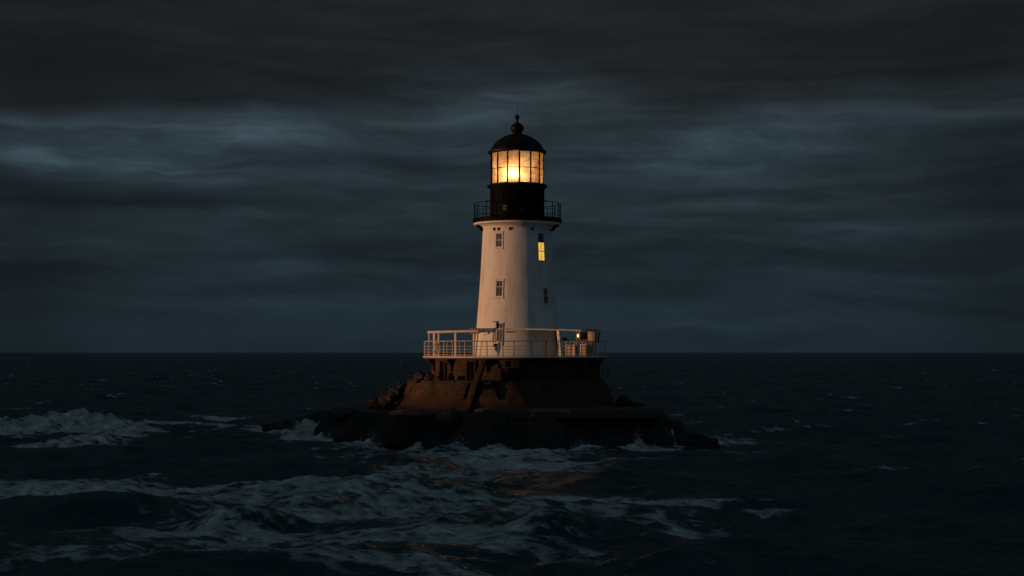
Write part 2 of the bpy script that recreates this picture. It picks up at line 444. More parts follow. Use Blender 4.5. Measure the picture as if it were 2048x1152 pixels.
# ------------------------------------------------------------------ the sea
def px_xy(px, py, z=0.0):
    d = (6.0 - z)*3300/(py-703)
    return (px-1024)*d/3300, d-110.0
ds = [9.0]
while ds[-1] < 9000:
    d = ds[-1]
    if d < 40: s = 0.35
    elif d < 60: s = 0.125
    elif d < 150: s = d*0.0021
    elif d < 1500: s = d*0.0027
    else: s = d*min(0.0027 + (d-1500)*0.00002, 0.03)
    ds.append(d + s)
ds = np.array(ds); sp = np.gradient(ds)
NC = 840
cc = np.linspace(-1, 1, NC); cc = 0.42*cc + 0.58*cc**5      # denser in the middle
D, C_ = np.meshgrid(ds, cc, indexing='ij'); SP = np.meshgrid(sp, cc, indexing='ij')[0]
SX = C_*(0.95*D + 25); SY = D - 110.0
dxs = np.maximum(SP, np.gradient(SX, axis=1))
H = np.zeros_like(SX); OX = np.zeros_like(SX); OY = np.zeros_like(SX); STEEP = np.zeros_like(SX)
rng = np.random.RandomState(11)
DEEP = sstep(-0.5, -7.0, islet_d(np.clip(SX, -60, 60), np.clip(SY, -60, 60)))
for i in range(64):
    lam = 1.1*(17.0/1.1)**(rng.rand()**0.8)
    th = R(-90 + rng.normal()*33 + 12)                  # travelling towards the viewer
    k = 2*math.pi/lam
    a = 0.0115*lam**0.92*(0.6+0.8*rng.rand())*(1.25 if lam > 7 else 1.0)
    ph = rng.rand()*2*math.pi
    arg = k*(SX*math.cos(th) + SY*math.sin(th)) + ph + 1.2*(vnoise(SX/23.0+i, SY/23.0, 100+i)-0.5)*2
    A = a*np.clip((lam/dxs-1.6)/2.0, 0, 1)*0.50
    H += A*np.cos(arg); STEEP += A*k*np.cos(arg)
    OX -= 0.8*A*math.cos(th)*np.sin(arg); OY -= 0.8*A*math.sin(th)*np.sin(arg)
calm = 0.35 + 0.65*DEEP
H *= calm; OX *= calm; OY *= calm
# short sharp chop
ch = 1-np.abs(2*fbm(SX*0.55, SY*0.95, 4, 61)-1)
H += (ch-0.8)*0.26*np.clip((1.6/dxs-1)/2, 0, 1)

FO = np.zeros_like(SX)
wxn = (fbm(SX*0.22, SY*0.22, 4, 201)-0.5)*2; wyn = (fbm(SX*0.22+50, SY*0.22, 4, 202)-0.5)*2
def ridge(px0, py0, px1, py1, hgt, w_front, w_back, taper=0.25, foam=0.0, jag=0.0, seed=0, foam_len=1.0):
    """a wave crest between two points of the surface, steep towards the viewer"""
    global H, FO
    x0, y0 = px_xy(px0, py0); x1, y1 = px_xy(px1, py1)
    L = math.hypot(x1-x0, y1-y0); ux, uy = (x1-x0)/L, (y1-y0)/L
    s = ((SX-x0)*ux + (SY-y0)*uy)/L
    n = -(SX-x0)*uy + (SY-y0)*ux + wyn*1.3*0.6                   # + = away from the viewer
    n = n + (fbm(s*L*0.5+seed, n*0+3.3+seed, 3, 300+seed)-0.5)*w_front*1.6
    e = sstep(0, taper, s)*sstep(1, 1-taper, s)
    e = e*(0.55+0.9*fbm(s*L*0.35+seed*3.1, n*0+seed, 3, 310+seed))
    prof = np.where(n < 0, np.exp(-(n/w_front)**2), np.exp(-(n/w_back)**2))
    H += hgt*e*prof
    if jag: H += jag*e*prof*(fbm(SX*1.7, SY*1.7, 4, 320+seed)-0.5)*2
    if foam: FO = np.maximum(FO, foam*np.clip(e*1.6, 0, 1)*np.where(n < 0, np.exp(-(n/(w_front*foam_len*1.5))**4), np.exp(-(n/(w_back*0.45))**2)))
def patch(px, py, rx, ry, amt, rot=0.0, warp=1.0):
    """a raft of foam; radii in metres"""
    global FO
    x0, y0 = px_xy(px, py)
    dx = SX-x0+wxn*1.6*warp; dy = SY-y0+wyn*1.9*warp
    c, s = math.cos(R(rot)), math.sin(R(rot))
    u = (dx*c+dy*s)/rx; v = (-dx*s+dy*c)/ry
    FO = np.maximum(FO, amt*np.exp(-(u*u+v*v)**1.5))
# the big breaker on the left
ridge(-420, 872, 352, 874, 1.3, 1.7, 4.0, 0.16, 0.78, 0.62, 1, 1.6)
ridge(-300, 905, 330, 885, 0.5, 1.2, 2.5, 0.3, 0.75, 0.2, 2)
patch(250, 893, 9, 1.6, 0.55); patch(420, 855, 7.5, 2.2, 0.85); patch(330, 872, 6, 2.0, 0.8); patch(520, 838, 6, 3.0, 0.85); patch(450, 838, 5, 2, 0.6); patch(40, 818, 6, 2.5, 0.55)
# surf round the rock
SHD = islet_d(SX, SY)
near = (np.abs(SX) < 40) & (np.abs(SY) < 40)
SHD = np.where(near, SHD, -30)
shore = np.exp(-(np.clip(-SHD, 0, 50)/(2.2+3.6*fbm(SX*0.25, SY*0.25, 3, 400)))**1.5)*sstep(-0.2, -0.6, -np.abs(SHD+0)*0-0.5)
shore = np.where(SHD > 0.8, 0.2, shore)
lee = interp(SX, [-20, -10, 4, 9, 13], [1.0, 0.85, 0.7, 0.75, 0.9])
FO = np.maximum(FO, 1.08*shore*lee)
H += shore*np.where(SHD < 0.6, 1, 0)*(0.12 + 0.5*np.clip(fbm(SX*0.55, SY*0.55, 4, 410)-0.42, 0, 1)*1.6)
patch(605, 886, 5.0, 2.8, 1.08, 0, 0.3); patch(540, 893, 2.6, 1.2, 0.85); patch(570, 838, 4.0, 2.2, 0.95); patch(470, 870, 2.4, 2.0, 0.7); patch(660, 888, 2.4, 1.4, 0.95, 0, .4)
patch(720, 900, 3.0, 1.2, 0.75); patch(900, 925, 3.6, 3.5, 0.62); patch(1000, 922, 3.0, 2.2, 0.8, 20); patch(880, 940, 3, 2.0, 0.6)
patch(1100, 908, 3.0, 1.0, 0.75); patch(1330, 901, 5.0, 1.3, 0.95, 0, .5); patch(1455, 888, 3.2, 1.8, 0.9, 0, .5); patch(1344, 880, 0.9, 2.0, 1.0, 0, 0.2)
for (px, py, hz, rx, ry) in ((612, 880, 1.9, 1.6, 1.1), (655, 884, 1.0, 0.9, 0.6), (572, 882, 0.8, 0.9, 0.8), (740, 898, 0.8, 0.6, 0.5), (915, 901, 0.8, 0.7, 0.6), (1275, 897, 0.85, 0.5, 0.45), (1165, 902, 0.45, 0.7, 0.4), (1440, 892, 0.6, 0.6, 0.6), (1345, 896, 1.7, 0.22, 0.5), (985, 903, 0.7, 0.8, 0.5), (830, 899, 0.7, 0.6, 0.5)):
    x0, y0 = px_xy(px, py)
    q = np.exp(-(((SX-x0)/rx)**2 + ((SY-y0)/ry)**2))
    H += 0.6*hz*q*(0.2+1.6*fbm(SX*2.6, SY*2.6, 4, 420)); FO = np.maximum(FO, q*1.05)
# rafts of foam and wave faces in the foreground
patch(330, 980, 8.5, 3.0, 0.86, 2); patch(560, 972, 6.5, 3.2, 0.92, -2); patch(690, 970, 3.5, 2.8, 0.75); patch(150, 978, 5.5, 3.0, 0.9); patch(280, 968, 6, 2.5, 0.85)
patch(760, 1020, 7.0, 4.2, 0.95, -3); patch(600, 1030, 5, 3.2, 0.75); patch(960, 1010, 4.5, 3.4, 0.85); patch(1060, 995, 3.4, 2.4, 0.75, 10)
patch(1200, 1015, 5.2, 2.8, 1.08, -5, .7); patch(1300, 1020, 3.2, 2.0, 1.0, 0, .6); patch(700, 1075, 6.0, 2.6, 0.68, 4); patch(900, 1080, 4.5, 2.6, 0.7)
patch(420, 1062, 6.0, 2.2, 0.62); patch(250, 1095, 4.0, 1.4, 0.62, 8); patch(800, 1125, 5.0, 2.2, 0.68); patch(930, 918, 7.0, 3.5, 0.92, 0, .6); patch(1120, 930, 6, 3.0, 0.98, 0, .6); patch(780, 925, 4, 2.5, 0.7); patch(850, 955, 6, 3, 0.5); patch(1110, 940, 4, 2.5, 0.42); patch(640, 1000, 12, 4, 0.66); patch(1000, 1045, 8, 3.5, 0.6); patch(560, 1085, 10, 3, 0.58); patch(480, 1110, 4, 1.5, 0.55); patch(960, 1130, 2.5, 1.6, 0.6)
patch(1500, 1030, 1.8, 0.8, 0.66); patch(1130, 1090, 2.2, 1.0, 0.5); patch(1400, 955, 2.0, 0.8, 0.4)
ridge(-60, 1040, 420, 1030, 0.45, 0.9, 2.4, 0.3, 0, 0, 3)
ridge(330, 1060, 640, 1050, 0.62, 0.75, 1.7, 0.35, 0, 0.1, 4)
ridge(1010, 1075, 1390, 1058, 0.62, 0.8, 2.0, 0.35, 0, 0.1, 5)
ridge(560, 1012, 900, 990, 0.4, 0.8, 2.2, 0.3, 0, 0, 6)
ridge(-200, 1130, 360, 1120, 0.6, 0.9, 2.0, 0.3, 0.45, 0, 7)
ridge(1050, 945, 1700, 930, 0.5, 1.2, 2.4, 0.3, 0, 0, 8)
ridge(600, 925, 1000, 938, 0.55, 1.0, 2.2, 0.3, 0, 0, 9)
ridge(900, 1165, 1500, 1140, 0.4, 0.8, 1.8, 0.3, 0, 0, 10)
ridge(1450, 1060, 2100, 1045, 0.4, 1.0, 2.4, 0.3, 0, 0, 12)
# small whitecaps where the crests are steep
caps = sstep(0.27, 0.44, STEEP*calm)*sstep(0.5, 0.66, fbm(SX*0.12, SY*0.16, 3, 500))*sstep(0.42, 0.6, fbm(SX*0.9, SY*1.3, 4, 510))
far_caps = sstep(0.22, 0.34, STEEP*calm)*sstep(0.60, 0.70, fbm(SX*0.35, SY*0.22, 3, 520))*sstep(85, 115, D)
FO = np.maximum(FO, 0.62*np.maximum(caps*sstep(52, 75, D)*0.9, far_caps*0.9))
FO = np.where((SHD > 1.5), 0, FO)
H += np.clip(FO, 0, 1)*(fbm(SX*1.1, SY*1.6, 5, 700, 0.62)-0.5)*0.42*np.clip((0.9/dxs-1)/2, 0, 1)
# two open gaps in the foam where the wave face mirrors the lantern
for (px, py, rx, ry) in ((1008, 1022, 1.7, 1.5), (1035, 1106, 1.5, 0.9)):
    x0, y0 = px_xy(px, py); FO *= 1 - 0.95*np.exp(-(((SX-x0+wxn)/rx)**2 + ((SY-y0+wyn)/ry)**2)**2)
ridge(930, 1010, 1090, 1004, 0.26, 1.7, 1.7, 0.4, 0, 0, 14)
far_fade = np.clip((6000-D)/3000, 0, 1)
sea = grid_mesh('sea', np.stack([SX+OX, SY+OY, H*far_fade], -1), None)
sea.data.materials.clear()
at = sea.data.attributes.new('foam', 'FLOAT', 'POINT'); at.data.foreach_set('value', np.clip(FO, 0, 1.1).reshape(-1).astype(np.float32))
tag(sea, 'dark choppy night sea with rafts of grey foam', 'sea', kind='structure')

m, t, b = new_mat('dark_sea_water'); M['sea'] = m
sea.data.materials.append(m)
p = pos(t)
fa = t.node('ShaderNodeAttribute'); fa.attribute_name = 'foam'; fo = fa.outputs['Fac']
mp = t.node('ShaderNodeMapping'); mp.inputs['Scale'].default_value = (0.6, 1.0, 1.0); t.link(p, mp.inputs[0]); q = mp.outputs[0]
na = t.noise(q, 0.9, 9, 0.66, 0.8); nb = t.noise(q, 3.2, 6, 0.65, 0.3)
vo = t.node('ShaderNodeTexVoronoi'); vo.feature = 'SMOOTH_F1'; vo.inputs['Scale'].default_value = 2.1; vo.inputs['Smoothness'].default_value = 0.4
wq = t.node('ShaderNodeVectorMath', operation='ADD'); t.link(q, wq.inputs[0])
t.link(t.vec(t.math('MULTIPLY', na, 1.6), t.math('MULTIPLY', nb, 0.9), 0.0), wq.inputs[1]); t.link(wq.outputs[0], vo.inputs['Vector'])
lace = t.math('SUBTRACT', vo.outputs['Distance'], 0.42)
br_ = t.math('ADD', t.math('MULTIPLY', t.math('SUBTRACT', na, 0.5), 2.3), t.math('ADD', t.math('MULTIPLY', t.math('SUBTRACT', nb, 0.5), 1.4), t.math('MULTIPLY', lace, 1.05)))
ff = t.math('ADD', t.math('MULTIPLY', fo, 1.5), t.math('ADD', br_, -0.65))
foam = t.math('MULTIPLY', t.math('MULTIPLY', t.maprange(ff, -0.15, 0.60, 0.0, 1.0), t.maprange(fo, 0.05, 0.3)), t.maprange(t.noise(q, 2.0, 7, 0.7, 1.0), 0.36, 0.60, 0.55, 1.0))
bodyc = t.mix(t.maprange(t.noise(p, 0.08, 3), 0.35, 0.65), (0.004, 0.034, 0.044, 1), (0.007, 0.041, 0.043, 1))
t.n.remove(b)
out = t.n['Material Output']
rip = t.math('ADD', t.noise(q, 1.1, 5, 0.6, 0.3), t.math('MULTIPLY', t.noise(q, 4.5, 4, 0.6), 0.35))
bp = t.node('ShaderNodeBump'); bp.inputs['Strength'].default_value = 0.8; bp.inputs['Distance'].default_value = 0.28
t.link(t.math('ADD', rip, t.math('MULTIPLY', t.math('MULTIPLY', foam, t.math('ADD', nb, na)), 0.9)), bp.inputs['Height'])
# slopes of the small waves, also where they are too far off to be modelled
nt = t.node('ShaderNodeTexNoise'); t.link(q, nt.inputs['Vector']); nt.inputs['Scale'].default_value = 0.8; nt.inputs['Detail'].default_value = 5; nt.inputs['Roughness'].default_value = 0.65
nt2 = t.node('ShaderNodeTexNoise'); t.link(q, nt2.inputs['Vector']); nt2.inputs['Scale'].default_value = 0.05; nt2.inputs['Detail'].default_value = 4
sl_ = t.node('ShaderNodeVectorMath', operation='SUBTRACT'); t.link(nt.outputs['Color'], sl_.inputs[0]); sl_.inputs[1].default_value = (0.5, 0.5, 0.5)
sl2 = t.node('ShaderNodeVectorMath', operation='MULTIPLY'); t.link(sl_.outputs[0], sl2.inputs[0]); sl2.inputs[1].default_value = (0.55, 0.85, 0.0)
sl4 = t.node('ShaderNodeVectorMath', operation='SCALE'); t.link(sl2.outputs[0], sl4.inputs[0]); t.link(t.maprange(nt2.outputs['Fac'], 0.35, 0.65, 0.55, 1.35), sl4.inputs['Scale'])
sl3 = t.node('ShaderNodeVectorMath', operation='ADD'); t.link(bp.outputs[0], sl3.inputs[0]); t.link(sl4.outputs[0], sl3.inputs[1])
slope = t.node('ShaderNodeVectorMath', operation='NORMALIZE'); t.link(sl3.outputs[0], slope.inputs[0])
dfw = t.node('ShaderNodeBsdfDiffuse'); t.link(bodyc, dfw.inputs['Color']); t.link(bp.outputs[0], dfw.inputs['Normal'])
glw = t.node('ShaderNodeBsdfGlossy'); glw.inputs['Roughness'].default_value = 0.2; t.link(slope.outputs[0], glw.inputs['Normal'])
fr_ = t.node('ShaderNodeFresnel'); fr_.inputs['IOR'].default_value = 1.333; t.link(slope.outputs[0], fr_.inputs['Normal'])
wm = t.node('ShaderNodeMixShader'); t.link(t.math('MINIMUM', fr_.outputs[0], 0.36), wm.inputs[0])
t.link(dfw.outputs[0], wm.inputs[1]); t.link(glw.outputs[0], wm.inputs[2])
dff = t.node('ShaderNodeBsdfDiffuse'); dff.inputs['Color'].default_value = (0.74, 0.83, 0.84, 1); t.link(bp.outputs[0], dff.inputs['Normal'])
fm = t.node('ShaderNodeMixShader'); t.link(foam, fm.inputs[0]); t.link(wm.outputs[0], fm.inputs[1]); t.link(dff.outputs[0], fm.inputs[2])
t.link(fm.outputs[0], out.inputs['Surface'])

# spray thrown up along the rock
M['spray'] = rough_mat('white_spray', (0.62, 0.68, 0.70, 1), (0.55, 0.62, 0.65, 1), 3, 0.9, 0.1)
bm = bmesh.new()
for (px, py, n, hh_, wd) in ((612, 882, 520, 1.5, 1.5), (590, 880, 260, 1.7, 0.7), (662, 886, 300, 1.2, 0.9), (745, 899, 260, 1.3, 0.7), (917, 903, 240, 1.2, 0.8), (1276, 898, 220, 1.5, 0.4), (1165, 903, 160, 0.8, 0.8), (1345, 893, 120, 1.1, 0.25), (1440, 890, 200, 0.9, 0.7), (235, 862, 420, 1.9, 3.0), (60, 868, 260, 1.7, 3.5)):
    x0, y0 = px_xy(px, py)
    for _ in range(n):
        q = random.random()**1.7
        x = x0 + random.gauss(0, 0.5)*wd*(1-0.35*q); y = y0 + random.gauss(0, 0.4)*min(wd, 1.2); z = 0.1 + q*hh_*(0.6+0.4*math.cos(min(abs(x-x0)/wd, 1.5)))
        r = random.uniform(0.012, 0.045)*(1.2-q)
        a = Vector((random.gauss(0,1), random.gauss(0,1), random.gauss(0,1))).normalized(); bb = a.orthogonal().normalized(); c3 = a.cross(bb)
        o = Vector((x, y, z))
        v4 = [bm.verts.new(o + a*r*1.4), bm.verts.new(o - a*r*0.5 + bb*r), bm.verts.new(o - a*r*0.5 - bb*r*0.5 + c3*r*0.87), bm.verts.new(o - a*r*0.5 - bb*r*0.5 - c3*r*0.87)]
        for f3 in ((0,1,2),(0,2,3),(0,3,1),(1,3,2)): bm.faces.new([v4[i] for i in f3])
sprayo = obj('sea_spray', bm, M['spray'], smooth=False)
tag(sprayo, 'fine white spray thrown up by waves against rock and breaker', 'spray', kind='stuff')

# added unseen rock ridge off to the left, put there to block the low sun
su = np.concatenate([np.linspace(-230, 200, 260), np.linspace(204, 3600, 520)]); sv = np.linspace(-1, 1, 60)
SU, SV = np.meshgrid(su, sv)
beyond = np.clip(SU-90, 0, None)
halfw = 14 + beyond*0.02 + 4*fbm(SU*0.04, SU*0+2, 3, 601)
env = sstep(-230, -190, SU)*sstep(3600, 3300, SU)
prof_ = np.clip(1-np.abs(SV)**1.7, 0, 1)
SH = prof_*env*(2.75 + 0.0062*beyond)*(1+0.25*(fbm(SU*0.06, SV*1.2, 4, 602)-0.5)) + (fbm(SU*0.5, SV*7, 4, 603)-0.5)*0.7*env - 0.6*(1-prof_) - (1-env)*1.5
sk = grid_mesh('sun_block_ridge', np.stack([-150-0.42*beyond + SV*halfw, SU + 0*SV, SH], -1), M['rock'])
tag(sk, 'added unseen black rock ridge that blocks the sun, left of the islet', 'sun blocker', kind='structure')

# ------------------------------------------------------------------ boulders and ledges
def rock_bm(c, rad, seed, flat=0.35, sub=4, cuts=9, rough=0.16):
    rnd = random.Random(seed)
    bm = bmesh.new(); bmesh.ops.create_icosphere(bm, subdivisions=sub, radius=1.0)
    planes = []
    for _ in range(cuts):
        n = Vector((rnd.gauss(0,1), rnd.gauss(0,1), rnd.gauss(0,0.8))).normalized()
        planes.append((n, rnd.uniform(0.62, 0.9)))
    for v in bm.verts:
        p = v.co.copy()
        for n, d in planes:
            e = p.dot(n) - d
            if e > 0: p -= n*e*0.9
        o = Vector((seed*3.1, seed*1.7, seed*0.9))
        p += v.co*(mnoise.fractal(p*1.6+o, 1.0, 2.0, 4)*rough)
        p += v.co*(mnoise.noise(p*6+o)*rough*0.22)
        v.co = Vector((p.x*rad[0], p.y*rad[1], p.z*rad[2])) + Vector(c)
    return bm
def boulder(name, c, rad, seed, label, mat='rock', group=None, cat='rock', **kw):
    base = (c[0], c[1], c[2]-rad[2]*0.8)
    o = obj(name, rock_bm(c, rad, seed, **kw), M[mat], loc=base, angle=50)
    return tag(o, label, cat, group)
GR = 'boulders round the foot of the lighthouse'
boulder('boulder', (9.15, -7.6, 0.1), (1.0, 0.9, 1.2), 3, 'rounded black boulder in the surf just left of the outermost boulder on the right', group=GR)
boulder('boulder', (11.45, -6.9, -0.05), (1.4, 1.0, 1.3), 8, 'outermost black boulder on the right, sloping into white water', group=GR)
boulder('boulder', (10.3, -4.4, 0.75), (0.95, 0.9, 0.95), 12, 'dark rock just past the right end of the concrete terrace', group=GR)
boulder('boulder', (7.35, -3.2, 2.55), (0.62, 0.7, 0.65), 15, 'dark rock leaning against the right foot of the masonry base', group=GR)
boulder('boulder', (8.05, -3.4, 2.4), (0.55, 0.5, 0.36), 16, 'small flat dark rock lying on the right half of the terrace', group=GR)
boulder('boulder', (-9.05, -1.0, 2.4), (0.55, 0.5, 0.5), 19, 'small rounded boulder standing alone left of the rubble heap', group=GR)
boulder('boulder', (-8.2, -2.2, 2.65), (0.6, 0.6, 0.55), 23, 'large rubble block at the left foot of the brown masonry', group=GR)
boulder('boulder', (-7.75, -1.4, 3.15), (0.5, 0.5, 0.45), 24, 'middle rubble block piled against the left flank of the masonry', group=GR)
boulder('boulder', (-7.2, -0.9, 3.6), (0.45, 0.5, 0.36), 25, 'uppermost rubble block on the left flank of the masonry', group=GR)
boulder('boulder', (-5.95, -3.2, 4.33), (0.42, 0.4, 0.42), 28, 'leftmost small rock on the ledge under the deck', group=GR)
boulder('boulder', (-5.3, -4.0, 4.3), (0.36, 0.3, 0.33), 29, 'second small rock from the left on the ledge under the deck', group=GR)
boulder('boulder', (-4.72, -4.6, 4.27), (0.3, 0.3, 0.24), 30, 'lowest small rock on the ledge beside the first doorway', group=GR)
boulder('stone_ledge', (-5.85, -8.4, 2.2), (1.75, 0.75, 0.30), 33, 'long smooth tan stone ledge at the front of the islet', 'concrete', cat='rock ledge', cuts=4, rough=0.06)
boulder('boulder', (-3.75, -9.5, 1.7), (0.95, 0.7, 0.85), 37, 'jagged black rock rising beside the tan stone ledge', group=GR, cuts=14)
boulder('boulder', (-10.9, -1.5, 1.7), (0.8, 0.8, 0.45), 41, 'flat black rock on the crest of the low left spur', group=GR)
boulder('boulder', (-13.2, 4.6, 1.35), (1.1, 0.8, 0.5), 42, 'black rock halfway along the low left spur', group=GR)
boulder('boulder', (-17.3, 10.2, 0.2), (1.2, 0.9, 0.65), 43, 'black rock at the far left tip of the spur in foam', group=GR)

boulder('boulder', (6.3, -9.2, 0.25), (0.9, 0.7, 0.75), 51, 'low black rock at the waterline under the terrace front, left of the two rounded boulders', group=GR, cuts=14)
boulder('boulder', (-7.2, -8.9, 0.5), (1.1, 0.8, 0.8), 53, 'broad black rock at the waterline below the tan stone ledge', group=GR, cuts=14)
boulder('boulder', (-10.6, -4.6, 0.45), (1.0, 0.8, 0.7), 54, 'black rock in the surf where the low left spur meets the islet', group=GR, cuts=14)

# concrete terrace
bm = bmesh.new()
P0 = [(-2.3, -8.55), (-1.2, -9.05), (3.6, -9.3), (7.2, -8.3), (9.45, -7.0), (9.6, -3.0), (6, 2.5), (-2.3, 2.5)]
lo = [bm.verts.new((x, y, 1.9)) for x, y in P0]; hi = [bm.verts.new((x, y, 2.45)) for x, y in P0]
bm.faces.new(lo[::-1]); bm.faces.new(hi)
for i in range(len(P0)):
    j = (i+1) % len(P0); bm.faces.new((lo[i], lo[j], hi[j], hi[i]))
bevel(bm, 0.05)
tag(obj('concrete_terrace', bm, M['concrete'], loc=(3.5, -3, 1.9)), 'pale edged concrete terrace running along the foot of the masonry', 'terrace')

# ------------------------------------------------------------------ masonry base
TX = 0.35                                   # axis of the tower
base = thing('masonry_base', 'brown stone drum base on the rock that carries the white deck', 'building', (TX, 0, 2.3))
def lump(seed, a):
    def f(tt, z):
        return 1 + a*mnoise.fractal(Vector((math.sin(tt)*4+seed, math.cos(tt)*4, z*0.9)), 1.0, 2.0, 4)
    return f
bm = bmesh.new()
lathe(bm, [(7.55, 1.9), (7.5, 2.3), (7.32, 2.6), (7.1, 3.0), (6.85, 3.45), (6.6, 3.9), (6.48, 4.1), (6.3, 4.18), (4.0, 4.22)], 220, -0.4, 0, lump(3, 0.022))
obj('lower_wall', bm, M['masonry'], base, angle=60)
bm = bmesh.new()
lathe(bm, [(5.62, 4.0), (5.62, 4.4), (5.6, 4.9), (5.58, 5.52), (4, 5.52)], 180, TX-0.1, 0, lump(9, 0.006))
obj('upper_wall', bm, M['masonry'], base, angle=60)
def on_low(deg, z):                          # point on the lower wall
    r = np.interp(z, [2.3, 4.1], [7.5, 6.48]); a = R(deg)
    return Vector((-0.4 + r*math.sin(a), -r*math.cos(a), z))
def radial(deg): a = R(deg); return Vector((math.sin(a), -math.cos(a), 0))
def tang(deg): a = R(deg); return Vector((math.cos(a), math.sin(a), 0))
# the leaning buttress whose shade falls beside it
bm = bmesh.new()
A = on_low(-19.0, 2.4); B = on_low(-16.6, 4.1); T = Vector((-1.75, -6.0, 5.5))
def strut(bm, p, q, wv_, dv_, w_, d_):
    vs = []
    for P in (p, q):
        for a, d in ((-1,-1),(1,-1),(1,1),(-1,1)): vs.append(bm.verts.new(P + wv_*a*w_ + dv_*d*d_))
    for f4 in ((0,3,2,1),(4,5,6,7),(0,1,5,4),(1,2,6,5),(2,3,7,6),(3,0,4,7)): bm.faces.new([vs[i] for i in f4])
strut(bm, A+Vector((0,0.05,-0.2)), B, tang(-18), radial(-18), 0.2, 0.22)
strut(bm, B+Vector((0,0,-0.05)), T, tang(-18), radial(-18), 0.19, 0.2)
bevel(bm, 0.03)
obj('buttress', bm, M['masonry'], base)
# near-black strip painting the shade of the slot beside the buttress
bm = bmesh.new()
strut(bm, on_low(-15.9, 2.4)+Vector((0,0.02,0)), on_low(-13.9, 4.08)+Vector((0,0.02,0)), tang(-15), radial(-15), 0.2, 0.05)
obj('shade_strip', bm, M['dark'], base)
# raised panel in the wall
bm = bmesh.new()
pv = [on_low(-29.5, 3.0), on_low(-21.5, 3.0), on_low(-21.0, 4.0), on_low(-27.0, 4.0)]
vsA = [bm.verts.new(p + radial(-25)*0.10) for p in pv]; vsB = [bm.verts.new(p - radial(-25)*0.12) for p in pv]
bm.faces.new(vsA); bm.faces.new(vsB[::-1])
for i in range(4):
    j = (i+1) % 4; bm.faces.new((vsA[i], vsB[i], vsB[j], vsA[j]))
bevel(bm, 0.02)
obj('wall_panel', bm, M['masonry'], base)
# niche with its stone rim
nc = on_low(-10.3, 3.72)
bm = bmesh.new(); obox(bm, nc + radial(-10)*0.02, tang(-10), Vector((0.12,-0.2,0.97)), radial(-10), 0.14, 0.24, 0.05)
nz_ = obj('niche', bm, M['dark'], base)
bm = bmesh.new()
obox(bm, nc + radial(-10)*0.03 + Vector((0,0,-0.29)), tang(-10), Vector((0,0,1)), radial(-10), 0.2, 0.04, 0.09)
obj('niche_sill', bm, M['masonry'], nz_); bm = bmesh.new()
obox(bm, nc + radial(-10)*0.03 + Vector((0,0.05,0.29)), tang(-10), Vector((0,0,1)), radial(-10), 0.2, 0.04, 0.07)
obj('niche_lintel', bm, M['masonry'], nz_)
# doorways under the deck
def on_up(deg, z): a = R(deg); return Vector((TX-0.1 + 5.6*math.sin(a), -5.6*math.cos(a), z))
for deg in (-57.0, -30.5):
    c = on_up(deg, 4.78)
    bm = bmesh.new(); obox(bm, c + radial(deg)*0.03, tang(deg), Vector((0,0,1)), radial(deg), 0.27, 0.58, 0.04)
    d_ = obj('doorway', bm, M['dark'], base)
    bm = bmesh.new()
    for s in (-1, 1): obox(bm, c + radial(deg)*0.05 + tang(deg)*s*0.32, tang(deg), Vector((0,0,1)), radial(deg), 0.05, 0.6, 0.07)
    obox(bm, c + radial(deg)*0.05 + Vector((0,0,0.64)), tang(deg), Vector((0,0,1)), radial(deg), 0.37, 0.045, 0.075)
    obj('door_frame', bm, M['masonry'], d_)
# concrete box bay and dark opening under the deck
deg = -4
c = on_up(deg, 5.2)
bm = bmesh.new(); obox(bm, c + radial(deg)*0.25, tang(deg), Vector((0,0,1)), radial(deg), 0.72, 0.27, 0.32); bevel(bm, 0.03)
bay = obj('box_bay', bm, M['masonry'], base)
bm = bmesh.new()
obox(bm, c + radial(deg)*0.42 + tang(deg)*-0.42 + Vector((0,0,-0.55)), tang(deg), Vector((0,0,1)), radial(deg), 0.13, 0.3, 0.12)
obox(bm, c + radial(deg)*0.60 + tang(deg)*-0.34 + Vector((0,0,0.02)), tang(deg), Vector((0,0,1)), radial(deg), 0.11, 0.2, 0.05)
obj('bracket', bm, M['concrete'], bay)
bm = bmesh.new(); obox(bm, on_low(2.5, 4.2)+Vector((0.05,0.35,0.18)), tang(2), Vector((0,0,1)), radial(2), 0.62, 0.32, 0.25)
obj('dark_opening', bm, M['dark'], base)
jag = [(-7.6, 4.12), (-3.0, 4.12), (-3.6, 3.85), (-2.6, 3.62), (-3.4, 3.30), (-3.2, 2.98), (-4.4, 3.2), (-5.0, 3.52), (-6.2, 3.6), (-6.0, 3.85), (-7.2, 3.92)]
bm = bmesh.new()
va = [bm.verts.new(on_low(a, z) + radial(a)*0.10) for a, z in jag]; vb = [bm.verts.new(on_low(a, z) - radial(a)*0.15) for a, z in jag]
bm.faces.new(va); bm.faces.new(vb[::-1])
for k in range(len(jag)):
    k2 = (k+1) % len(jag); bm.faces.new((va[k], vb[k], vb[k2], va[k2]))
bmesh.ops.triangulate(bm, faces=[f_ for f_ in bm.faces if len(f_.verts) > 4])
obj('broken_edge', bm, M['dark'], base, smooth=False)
bm = bmesh.new(); obox(bm, on_low(26.5, 4.0)+Vector((0.0,0.9,0.75)), tang(26), Vector((0,0,1)), radial(26), 0.2, 0.24, 0.12)
obj('wall_plate', bm, M['masonry'], base)
